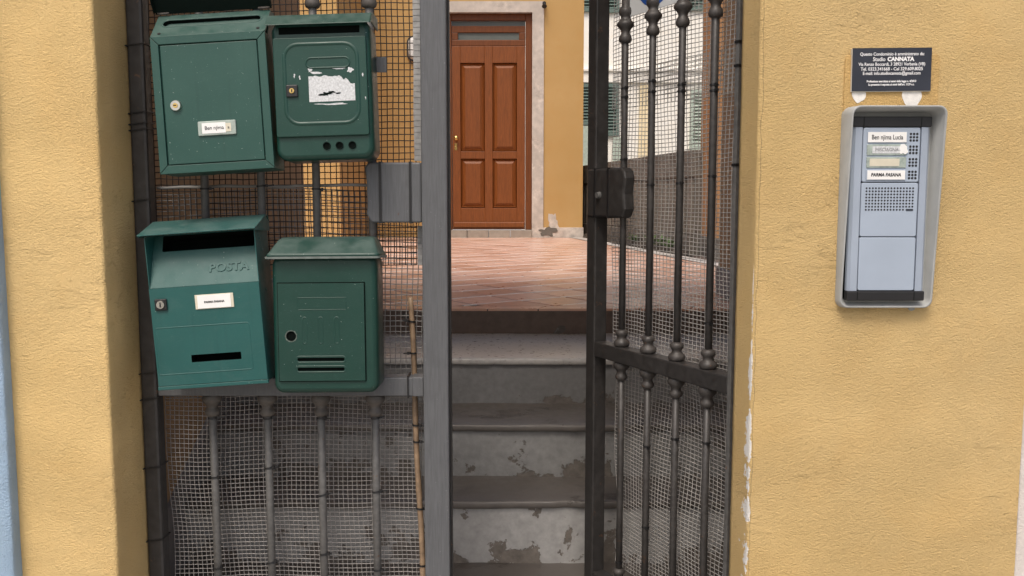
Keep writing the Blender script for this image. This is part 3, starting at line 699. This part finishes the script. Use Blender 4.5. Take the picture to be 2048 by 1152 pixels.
# open leaf on the right, hinged at the right pillar
gr = tag(empty('gate_leaf', (xr-.004, YG+.005, 0), R(-62.7)), 'open dark iron gate leaf swung inward on the right', 'gate')
L = .60
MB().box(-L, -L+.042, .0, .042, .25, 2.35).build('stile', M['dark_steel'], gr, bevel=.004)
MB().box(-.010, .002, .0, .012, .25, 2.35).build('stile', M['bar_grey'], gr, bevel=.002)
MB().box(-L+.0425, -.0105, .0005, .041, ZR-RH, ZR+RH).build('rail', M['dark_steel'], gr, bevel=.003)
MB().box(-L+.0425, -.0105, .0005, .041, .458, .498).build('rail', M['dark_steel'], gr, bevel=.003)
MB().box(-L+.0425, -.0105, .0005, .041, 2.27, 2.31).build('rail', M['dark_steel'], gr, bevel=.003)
balusters(gr, [-.455, -.336, -.219, -.102], yb, ZR, 2.27, .498, M['bar_shaded'], M['collar_shaded'], M['collar_shaded'], [1.945, 1.946, 1.947, 1.948], .498)
pts = [(-.594, 1.497), (-.594, 1.627), (-.432, 1.627), (-.419, 1.618), (-.413, 1.60), (-.419, 1.56), (-.414, 1.52), (-.427, 1.497)]
lk = MB().loft([[(a, y, b) for a, b in pts] for y in (-.004, .030)]).build('lock_case', M['dark_steel'], gr, bevel=.006)
for x in (-.555, -.490): MB().box(x-.003, x+.003, -.0055, .0315, 1.4955, 1.6285).build('strap', M['black'], lk)
mb = MB(); mb.disc(-.530, -.014, -.003, 1.556, .010, 16, .008); mb.box(-.5315, -.5285, -.0152, -.013, 1.549, 1.563); mb.build('lock_cylinder', M['bar_grey'], lk)
net('netting', M['net_pale'], gr, -.555, -.012, 1.785, 2.26, .0142, .0106, .0019, .052, .012, .008, 21.0)
net('netting', M['net_pale'], gr, -.555, -.012, 1.08, 1.885, .0142, .0104, .0019, .057, .014, .010, 27.0)
net('netting', M['net_pale'], gr, -.540, -.012, .52, 1.12, .0142, .0106, .0019, .062, .028, .013, 33.0)
for x, qs in ((-.455, (175, 193, 318)), (-.336, (161, 182, 370)), (-.219, (168, 181, 366)), (-.102, (168, 180, 352, 648))):
    Yb = YG + .888*(-x)
    for q in qs: tie(gr, x, yb, P(1300, q, Yb).z, 0, -.25)
for x, qs in ((-.455, (1128,)), (-.336, (895, 1058)), (-.219, (880,)), (-.102, (888,))):
    for q in qs: tie(gr, x, yb, P(1300, q, YG+.888*(-x)).z, 0, -.25)
for z in (1.62, 1.83, 1.88): MB().box(-.0112, .0032, -.0014, .0132, z-.003, z+.003).build('tie_wire', M['black'], gr)
# sign hung on the open leaf
sg = tag(empty('sign', (0,0,0)), 'white sign with a blue disc hung high on the open gate leaf', 'sign')
sg.matrix_world = gr.matrix_basis.copy() if False else Matrix.Translation((xr-.004, YG+.005, 0)) @ Matrix.Rotation(R(-62.7), 4, 'Z') @ Matrix.Translation((-.340, .030, 2.010)) @ Matrix.Rotation(R(0.5), 4, 'Y')
rbox(MB(), -.115, .115, 0, .24, .008, -.0015, .0015, .0004).build('sheet', M['sign_white'], sg)
MB().disc(0.0, -.0022, -.0016, .094, .085, 40).build('disc', M['blue_print'], sg)

# bamboo cane
a, b = P(821, 594, YG+.05), P(846, 1160, YG+.05); pts = []; rr = []
for k in range(29):
    t = k/28*1.12; p = a.lerp(b, t); pts.append((p.x + .0015*math.sin(t*9), p.y, p.z)); q = .0056 + .0012*t; rr.append(q*(1.14 if k % 7 == 3 else 1))
cn = tag(empty('bamboo_cane', (b.x, YG+.05, b.z-.1)), 'dry bamboo cane tied upright beside the grey gate post', 'cane')
MB().tube(pts, rr, 10).xf(Matrix.Translation(-cn.location)).build('stem', M['bamboo'], cn)
TI = tie_mesh(.0072, 9).mesh('cable_tie'); TI.materials.append(M['black'])
for q in (641, 703, 845, 878, 1013, 1129):
    t = (q-594)/(1160-594); p = a.lerp(b, t) - cn.location; o = bpy.data.objects.new('cable_tie', TI); C.objects.link(o); o.parent = cn; o.location = p; o.rotation_euler = (0, random.gauss(0, .08), random.uniform(2.8, 3.4) if q in (641, 703) else random.uniform(-.3, .3))

# ------------------------------------------------------------------ mailboxes
def frame(BL, BR, TL, TR, Yb, Yt):
    bl, br, tl, tr = P(*BL, Yb), P(*BR, Yb), P(*TL, Yt), P(*TR, Yt)
    o = (bl+br)/2; z = (tl+tr)/2 - o; h = z.length; z.normalize(); x = (br-bl).normalized() + (tr-tl).normalized(); x = (x - z*x.dot(z)).normalized(); y = z.cross(x)
    w = ((br-bl).length + (tr-tl).length)/2
    return Matrix(((x.x, y.x, z.x, o.x), (x.y, y.y, z.y, o.y), (x.z, y.z, z.z, o.z), (0,0,0,1))), w, h
def mailbox(label, *fr):
    m, w, h = frame(*fr); e = empty('mailbox'); e.matrix_world = m; tag(e, label, 'mailbox', 'green mailboxes on the gate'); return e, w, h

# --- upper left: flat trimmed door, lid thrown open
e, w, h = mailbox('upper left green mailbox with its lid flipped open and a handwritten name tag', (318, 345), (553, 340), (303, 70), (527, 65), 1.848, 1.862)
D = .085; hw = w/2; t = .0165
MB().box(-hw+.001, hw-.001, .004, D, .001, h-.001).build('body', M['green_a'], e, bevel=.002)
def trap(pts): return MB().loft([[(a, y, b) for a, b in reversed(pts)] for y in (.0038, -.003)])
g = .0006
for pts in ([(-hw, 0), (hw, 0), (hw-t, t), (-hw+t, t)], [(-hw, h), (-hw+t, h-t), (hw-t, h-t), (hw, h)],
            [(-hw, g*2), (-hw+t-g, t+g), (-hw+t-g, h-t-g), (-hw, h-g*2)], [(hw, g*2), (hw, h-g*2), (hw-t+g, h-t-g), (hw-t+g, t+g)]):
    if pts[0] == (-hw, h) or pts[0][0] == -hw and pts[1][0] == -hw+t-g: pass
    trap(pts if pts[0] != (-hw, h) else list(pts)).build('trim', M['green_a'], e, bevel=.0008)
dr = MB().box(-hw+t+.0022, hw-t-.0022, -.0015, .0045, t+.0022, h-t-.0022).build('door', M['green_a'], e, bevel=.0012)
mb = MB(); lx, lz = -hw+.043, h*.492
mb.disc(lx, -.0075, -.0014, lz, .0118, 24, .0100).build('lock', M['chrome'], dr)
MB().disc(lx, -.0085, -.0074, lz, .0050, 16).build('lock_core', M['brass'], dr); MB().box(lx-.0035, lx+.0025, -.0090, -.0083, lz-.0010, lz+.0012).build('keyhole', M['black'], dr)
rise, run = .056, .056; sl_len = math.hypot(rise, run); Ms = Matrix.Translation((0, .0, h)) @ Matrix.Rotation(math.atan2(rise, run)-R(90), 4, 'X')
tp = MB().plate(-hw, hw, 0, sl_len, [(.0, sl_len*.60, w*.86, .023, .011)], 0, .02, thick=.004).xf(Ms); tp.build('slot_plate', M['green_a'], e)
MB().ridge(0, sl_len*.60, w*.88, .027, .013, .0022, .0014).xf(Ms).build('slot_rim', M['green_a'], e)
MB().prism([(.022, h-.004), (D, h-.004), (D, h+rise), (run+.002, h+rise-.003)], -hw+.001, hw-.001).build('top_block', M['green_a'], e)
for x in (-hw+.016, hw-.016): MB().disc(x, -.0008, .001, .010, .0035, 14).xf(Ms).build('rivet', M['black'], e)
Ml = Matrix.Translation((0, run-.004, h+rise+.002)) @ Matrix.Rotation(R(30), 4, 'X')
ld = MB().plate(-hw-.004, hw+.004, 0, .112, [], 0, .004, thick=.0015); ld.box(-hw-.005, -hw-.0035, -.010, .0016, .004, .112); ld.box(hw+.0035, hw+.005, -.010, .0016, .004, .112); ld.box(-hw-.0034, hw+.0034, .0005, .0016, 0, .112)
ld.xf(Ml).build('lid', M['green_dark'], e)
for x in (-hw+.012, hw-.012): MB().tube([(x-.012, run-.005, h+rise+.003), (x+.012, run-.005, h+rise+.003)], .0025, 8).build('hinge', M['collar'], e)
nx, nz = -hw + .123, .087
np_ = MB(); rbox(np_, nx-.0385, nx+.0385, nz-.0145, nz+.0145, .002, -.0055, -.0012, .0012).build('name_holder', M['clear_plastic'], dr)
MB().box(nx-.030, nx+.018, -.0062, -.0054, nz-.0105, nz+.0105).build('name_card', M['paper'], dr); MB().box(nx+.0182, nx+.029, -.0060, -.0054, nz-.0085, nz+.0085).build('name_card', M['old_paper'], dr)
text('Ben njima', .0108, M['ink'], dr, (nx-.005, -.0065, nz), sx=.92); text('a', .009, M['ink'], dr, (nx+.024, -.0063, nz))

# --- upper right: rounded body, torn sticker
e, w, h = mailbox('upper right green mailbox with a torn white sticker and three round holes', (553, 320), (749, 317), (541, 52), (738, 46), 1.850, 1.862)
hw = w/2; D = .085
bd = MB(); rbox(bd, -hw, hw, 0, h+.01, .022, .0, D, .010, 6); bd.build('body', M['green_b'], e)
mb = MB(); mb.prism([(-.004, h-.014), (-.012, h+.001), (-.0005, h+.014), (-.0003, h-.020)], -hw+.006, hw-.006)
dz0_, dz1_ = h*.17, h*.905
drm = MB(); rbox(drm, -hw+.004, hw-.007, dz0_, dz1_, .005, -.0065, -.0002, .002); dr = drm.build('door', M['green_b'], e)
MB().ridge(.0, (dz0_+dz1_)/2+.006, w*.74, (dz1_-dz0_)*.80, .028, .0045, .0019, -.0064).build('embossed_border', M['green_b'], dr)
MB().ridge(.014, dz1_-.052, w*.44, .020, .010, .0022, .0018, -.0064).build('embossed_window', M['green_b'], dr)
mb = MB().prism([(.02, h-.035), (-.002, h-.034), (-.004, h-.040), (-.004, h-.046), (.02, h-.048)], -hw+.006, hw-.006)
MB().box(-hw+.016, hw-.020, -.0006, .0005, h-.018, h-.004).build('slot', M['cavity'], e)  # flat dark strip, the slot's inner shade painted on
mb = MB(); xs = [(-.022, h-.004), (-.0215, h-.0015), (.006, h+.022), (.030, h+.028), (D, h+.030), (D, h+.026), (.030, h+.024), (.004, h+.016)]
ld = MB().prism(xs, -hw-.007, hw+.004).build('lid', M['green_b'], e, bevel=.0015)
MB().prism([(-.020, h-.004), (.006, h+.020), (.03, h+.026), (D, h+.028), (D, h+.002), (.004, h+.002)], hw+.002, hw+.0055).build('lid_side', M['green_b'], e, bevel=.0012)
lx, lz = -hw+.040, dz0_ + .092
MB().box(lx-.0115, lx+.0115, -.0115, -.0062, lz-.0120, lz+.0120).build('lock', M['black'], dr, bevel=.0015)
MB().disc(lx, -.0135, -.0112, lz, .0055, 18, .005).build('lock_core', M['brass'], dr); MB().box(lx-.0008, lx+.0016, -.0140, -.0133, lz-.0035, lz+.003).build('keyhole', M['black'], dr)
sxa, sxb, sza, szb = -.0245+.0, .070, .0, .0
sx_, sz_ = .021, lz+.003; pts = [(sx_-.047, sz_-.026), (sx_+.046, sz_-.025)]
n_ = 22
top = []
for k in range(n_):
    u = k/(n_-1); top.append((sx_+.046-.093*u, sz_+.026 - (.020*max(0, .35-u)/.35 if u < .35 else 0) + random.uniform(-.0045, .0045)*(1-u*.7)))
pts += top
MB().loft([[(a, y, b) for a, b in pts] for y in (-.0062, -.0070)], False, True).build('torn_sticker', M['sticker'], dr)
def flake(cx, cz, w_, h_, sd, nm='sticker_scrap', mat='sticker'): blob(cx, cz, w_, h_, sd, -.0070, .35, 18).build(nm, M[mat], dr)
for cx, cz, w_, h_, sd in ((sx_-.043, sz_+.038, .010, .008, 2), (sx_-.032, sz_+.032, .024, .004, 3), (sx_+.038, sz_+.036, .012, .009, 4), (sx_+.016, sz_+.040, .024, .004, 5), (sx_+.0, sz_-.031, .060, .0035, 6)): flake(cx, cz, w_, h_, sd)
for cx, cz, w_, h_, sd in ((sx_-.014, sz_-.011, .020, .006, 7), (sx_-.002, sz_-.007, .014, .004, 8), (sx_+.012, sz_-.010, .010, .003, 9)): blob(cx, cz, w_, h_, sd, -.0076, .5, 18).build('scratch', M['green_dark'], dr)
for k, (cx, cz) in enumerate(((hw-.012, sz_-.020), (hw-.016, sz_+.026), (-hw+.045, lz+.030), (-hw+.056, lz+.026))): blob(cx, cz, .003, .006, 20+k, -.0070, .6, 14).build('paint_chip', M['sticker'], dr)
for x in (.004, .030, .056):
    o = MB(); o.loft([[(x+r_*math.cos(-2*math.pi*k/20), y, .027+r_*math.sin(-2*math.pi*k/20)) for k in range(20)] for r_, y in ((.0078, .0), (.0078, -.003), (.0062, -.003), (.0060, .006))], False, False, True).build('vent_ring', M['green_dark'], e)
    MB().disc(x, -.0004, .002, .027, .0061, 18).build('vent_hole', M['cavity'], e)  # flat dark disc, the hole's inner shade painted on

# --- lower left: POSTA
e, w, h = mailbox('lower left teal green mailbox with a deep hood and POSTA lettering', (317, 778), (539, 768), (289, 470), (507, 461), 1.850, 1.856)
hw = w/2; D = .095; hd = h*.662                               # top of the lower door
MB().box(-hw, -hw+.0015, .0, D, .008, h).build('side_panel', M['green_c'], e); MB().box(hw-.0015, hw, .0, D, .008, h).build('side_panel', M['green_c'], e)
MB().box(-hw+.0016, hw-.0016, D-.002, D, .008, h).build('back_panel', M['green_c'], e)
MB().box(-hw+.0016, hw-.0016, .004, D-.0021, .004, .008).build('bottom_panel', M['green_c'], e)
MB().box(-hw-.001, hw+.001, -.004, .0038, .0, .0075).build('bottom_lip', M['green_c'], e, bevel=.001)
zw0, zw1 = h*.175, h*.225
dr = MB().plate(-hw+.0004, hw-.0004, .0085, hd, [(.012, .062, .104, .0155, .001)], -.003, .03, thick=.0045).build('door', M['green_c'], e)
MB().ridge(-.012, hd*.38, w*.86, .098, .006, .0016, .0007, -.0029).build('embossed_border', M['green_c'], dr)
lx, lz = -hw+.0235, hd-.034
MB().box(lx-.0125, lx+.0125, -.0085, -.0029, lz-.0120, lz+.0120).build('lock', M['black'], dr, bevel=.002); MB().disc(lx, -.0105, -.0084, lz, .0088, 20, .008).build('lock_core', M['chrome'], dr); MB().box(lx-.0012, lx+.0014, -.0111, -.0104, lz-.005, lz+.005).build('keyhole', M['black'], dr)
nx, nz = .0195, hd-.034
MB().box(nx-.040, nx+.040, -.0052, -.0029, nz-.0150, nz+.0150).build('name_holder', M['old_paper'], dr, bevel=.001); MB().box(nx-.0345, nx+.0345, -.0060, -.0051, nz-.0135, nz+.0135).build('name_card', M['paper'], dr)
text('PARMA FASANA', .0058, M['ink'], dr, (nx, -.0062, nz-.001), bold=.00025, sx=1.0, shear=.1)
# slanted recessed plate with the slot
ph = h - hd; back = .050; Lp = math.hypot(ph, back); Mp = Matrix.Translation((0, .001, hd+.0005)) @ Matrix.Rotation(-math.atan2(back, ph), 4, 'X')
pl = MB().plate(-hw+.0016, hw-.0016, 0, Lp, [(.004, Lp-.021, w*.85, .036, .003)], 0, .03).xf(Mp).build('slot_plate', M['green_c'], e)
t_ = text('POSTA', .026, M['green_c'], pl, (0, 0, 0), bold=.0008, sx=1.05, depth=.0012)
t_.matrix_local = Mp @ Matrix.Translation((.050, -.0008, .036))
rf = MB(); yo = -.016
xs = [(yo, h+.001), (yo, h+.0035), (.080, h+.030), (.090, h+.028), (D+.002, h+.016), (D+.002, h), (.09, h+.020), (.078, h+.026)]
MB().prism([(yo, h+.0005), (yo-.0005, h+.003), (.074, h+.0300), (.086, h+.0295), (D+.002, h+.0180), (D+.002, h+.014), (.084, h+.0265), (.074, h+.0268)], -hw-.008, hw+.006).build('hood', M['green_c'], e, bevel=.0008)
for s_ in (-hw-.0065, hw+.0045): MB().prism([(yo+.002, h-.002), (yo+.002, h+.0018), (.074, h+.0268), (D, h+.014), (D, h-.006)], s_, s_+.0013).build('hood_side', M['green_c'], e)
for z_, y_ in ((h-.045, .045), (h-.13, .05), (h-.02, .03)): MB().disc(0, -.001, .001, 0, .003, 10).xf(Matrix.Translation((hw+.0002, y_, z_)) @ Matrix.Rotation(R(90), 4, 'Z')).build('rivet', M['green_c'], e)

# --- lower right: rounded box with domed lid
e, w, h = mailbox('lower right deep green mailbox with a domed lid and an empty lock hole', (548, 787), (757, 786), (542, 512), (752, 510), 1.850, 1.862)
hw = w/2; D = .090
bd = MB(); rbox(bd, -hw, hw, 0, h, .020, .0, D, .011, 6); bd.build('body', M['green_d'], e)
lid = MB(); rings = []
for d_, z_, yf in ((.006, h-.004, -.013), (.0085, h+.000, -.0150), (.0065, h+.004, -.0135), (.0045, h+.006, -.011), (-.004, h+.024, .012), (-.008, h+.033, .026), (-.012, h+.037, .038), (-.020, h+.039, .05)):
    n = 5; rr = .010; ring = []
    x1, y0, y1 = hw+d_, yf, D
    for cx, cy, a0 in ((x1-rr, y1-.002, 0), (-x1+rr, y1-.002, 90), (-x1+rr, y0+rr, 180), (x1-rr, y0+rr, 270)):
        for k in range(n+1):
            a = R(a0+90*k/n); q = rr if a0 >= 180 else .002; ring.append((cx + rr*math.cos(a), cy + q*math.sin(a), z_))
    rings.append(ring)
lid.loft(rings, True, True, True).build('lid', M['green_d'], e)
rim = []
for k, (z_, dd) in enumerate(((h-.006, .0075), (h-.006, .0100), (h-.0015, .0105), (h-.0015, .0080))):
    rim.append([(q[0]*(1+dd*0) + (1 if q[0] > 0 else -1)*(dd-.006), q[1] - (.003 if q[1] < .01 else 0) - (dd-.0075 if q[1] < .01 else 0), z_) for q in rings[0]])
MB().loft(rim, closed=True, sm=False).build('lid_rim', M['rim'], e)
dl, drx, db, dt = -hw+.0135, hw-.026, .027, h*.800
dr_m = MB(); cxh = dl+.026
dr_m.plate(dl, drx, db, dt, [(cxh, db+.094, .021, .021, .0104), (dl+.087, db+.045, .098, .0068, .0034), (dl+.087, db+.0245, .098, .0068, .0034)], -.005, .0040, thick=.005)
dr = dr_m.build('door', M['green_d'], e)
MB().plate(dl-.0022, drx+.0022, db-.0022, dt+.0022, [], -.0006, .001).build('door_gap', M['green_dark'], e)
for z_ in (db+.045, db+.0245): MB().ridge(dl+.087, z_, .103, .0125, .006, .0018, .0008, -.0049).build('louvre_rim', M['green_d'], dr)
MB().ridge(dl+.091, dt-.042, .100, .025, .001, .0010, .0006, -.0049).build('embossed_window', M['green_d'], dr)
for k in range(3): MB().ridge(dl+.054+.0335*k, dt-.098, .009, .055, .0045, .0022, .0006, -.0049).build('embossed_bar', M['green_d'], dr)
ch = MB(); n = 22; ro = [.0122+.0022*noise.noise(Vector((math.cos(6.283*k/n)*2.3, math.sin(6.283*k/n)*2.3, 4)))+.0008*(k % 2) for k in range(n)]
ch.loft([[(cxh+r_[k]*math.cos(-6.283*k/n), -.0053, db+.094+r_[k]*math.sin(-6.283*k/n)) for k in range(n)] for r_ in (ro, [.0104]*n)], False, False).build('chipped_edge', M['chip'], dr)
MB().plate(dl-.003, drx+.003, db-.003, dt+.003, [], -.0002, .001)

# ------------------------------------------------------------------ intercom
ic0 = P(1762, 612, YW); ic = tag(empty('intercom', (ic0.x, YW, ic0.z)), 'grey door intercom with name buttons under a metal rain hood', 'intercom')
W, Hh = .181, P(1780, 217, YW).z - ic0.z
# hood: back plate and deep rim, deeper at the top
def hood_ring(d, yt, yb_):
    pts = rrect(W-2*d, Hh-2*d, .016-d*.5, 6); return [(a, yt + (yb_-yt)*(1-(b+Hh/2)/Hh), Hh/2 + b) for a, b in pts]
hd_ = MB(); hd_.loft([hood_ring(-.003, 0, 0), hood_ring(-.001, -.052, -.022), hood_ring(.0015, -.053, -.023), hood_ring(.003, -.050, -.020), hood_ring(.009, -.006, -.006)], False, True, True)
hd_.build('rain_hood', M['hood'], ic)
pw = .153; px0 = -.0040; zb_, zt_ = .014, Hh-.018
bx = MB(); rbox(bx, px0-pw/2, px0+pw/2, zb_, zt_, .004, -.016, -.006, .002); bx.build('back_box', M['cavity'], ic)
for z0, z1, nm in ((zt_-.020, zt_, 'end_cap'), (zb_, zb_+.019, 'end_cap')):
    cp = MB().box(px0-pw/2, px0+pw/2, -.030, -.010, z0, z1).build(nm, M['black'], ic, bevel=.002)
    for x in (px0-.056, px0+.056): MB().box(x-.0005, x+.0005, -.0304, -.0298, z0+.001, z1-.001).build('seam', M['cavity'], cp)
for x0, x1 in ((px0-pw/2, px0-.0565), (px0+.0565, px0+pw/2)):
    pr = MB(); q = [(x0, -.012), (x0+.001, -.022), (x0+(x1-x0)*.3, -.0275), (x1-.001, -.0285), (x1, -.012)] if x0 < -.05 else [(x0, -.012), (x0+.001, -.0285), (x1-(x1-x0)*.3, -.0275), (x1-.001, -.022), (x1, -.012)]
    pr.loft([[(a, b, z) for a, b in q] for z in (zb_+.0195, zt_-.0205)]).build('side_profile', M['alu'], ic)
zz = zt_-.0205; mh = (zt_-zb_-.040)/3
mods = []
for k in range(3):
    z1 = zz - mh*k - .0008; z0 = zz - mh*(k+1) + .0008; m_ = MB(); rbox(m_, px0-.0555, px0+.0555, z0, z1, .004, -.0285, -.012, .0014); mods.append((m_.build(['button_module', 'speaker_module', 'blank_module'][k], M['module'], ic), z0, z1))
mo, z0, z1 = mods[0]; yf = -.0286; pitch = .0243
holes = MB()
for k in range(4):
    zc_ = z1 - .0185 - pitch*k
    bx = MB(); rbox(bx, px0-.048, px0+.029, zc_-.0105, zc_+.0105, .0015, yf-.0020, yf+.001, .0008); bt = bx.build('name_button', M['clear_plastic'] if k in (1, 2) else M['module'], mo)
    mat = [M['paper'], M['sticker'], M['old_paper'], M['paper']][k]
    xa, xb = ((-.0475, .0275), (-.038, .024), (-.0425, .0155), (-.046, .0275))[k]; hh = (.0098, .0070, .0072, .0088)[k]
    MB().box(px0+xa, px0+xb, yf-.0027, yf-.0019, zc_-hh, zc_+hh).build('name_card', mat, bt)
    if k == 0: text('Ben njima Lucia', .0128, M['ink'], bt, (px0-.010, yf-.0029, zc_-.0005), sx=.76, bold=.0001)
    if k == 1:
        text('MISCIAGNA', .0090, M['pencil'], bt, (px0-.010, yf-.0029, zc_), sx=.95); blob(px0+.022, zc_+.001, .016, .016, 3.3, yf-.0031, .4).build('torn_tape', M['paper'], bt)
    if k == 3: text('PARMA FASANA', .0088, M['ink'], bt, (px0-.010, yf-.0029, zc_), sx=.92, bold=.0003, shear=.15)
    for a in range(3):
        for b_ in range(3): holes.disc(px0+.0365+.0062*a, yf-.0004, yf+.001, zc_-.0062+.0062*b_, .0024, 10)
holes.build('button_dots', M['black'], mo)
mo, z0, z1 = mods[1]; holes = MB()
for a in range(16):
    for b_ in range(8):
        if b_ == 7 and a >= 13: continue
        holes.disc(px0-.0455+.00607*a, yf-.0003, yf+.001, z1-.0105-.0060*b_, .0019, 8)
holes.build('speaker_grille', M['black'], mo)
rb = MB(); rbox(rb, px0+.0325, px0+.0475, z1-.0545, z1-.0508, .0018, yf-.0010, yf+.001, .0004); rb.build('badge', M['plaque'], mo)
MB().disc(px0+.046, -.0312, -.0298, .0, .0002, 6)

# plaque
p0, p1 = P(1700, 183, YW), P(1861, 97, YW)
pq = tag(empty('plaque', ((p0.x+p1.x)/2, YW, p0.z)), 'dark plaque with white lettering above the intercom', 'plaque')
pwid, phei = p1.x-p0.x, p1.z-p0.z
MB().box(-pwid/2, pwid/2, -.0085, -.005, 0, phei).build('board', M['plaque'], pq)
MB().box(-pwid/2-.0008, pwid/2-.001, -.0078, .001, -.0010, phei-.001).build('backing', M['plaque_edge'], pq)
pq.rotation_euler = (0, R(-.5), 0)
for s, zf, sz, bo, sx in (('Questo Condominio è amministrato da:', .855, .0086, .00010, .90), ('Studio', .735, .0108, .0001, .88), ('Via Renzo Boccardi, 3 28921 Verbania (VB)', .620, .0086, .00010, .86), ('Tel. 0323.341668 - Cel 329.609.8025', .510, .0088, .00010, .92), ('E-mail: info.studiocannata@gmail.com', .410, .0086, .00010, .86), ('Professione esercitata ai sensi della legge n. 4/2013', .225, .0056, .00016, .84), ('La presente è esposta ai sensi dell\'art. 1129 c.c.', .150, .0056, .00016, .84)):
    if s == 'Studio':
        text(s, sz, M['white_ink'], pq, (-.013, -.0087, phei*zf), 'RIGHT', bo, sx); text('CANNATA', sz, M['white_ink'], pq, (-.009, -.0087, phei*zf), 'LEFT', .0005, .98)
    else: text(s, sz, M['white_ink'], pq, (0, -.0087, phei*zf), 'CENTER', bo, sx)
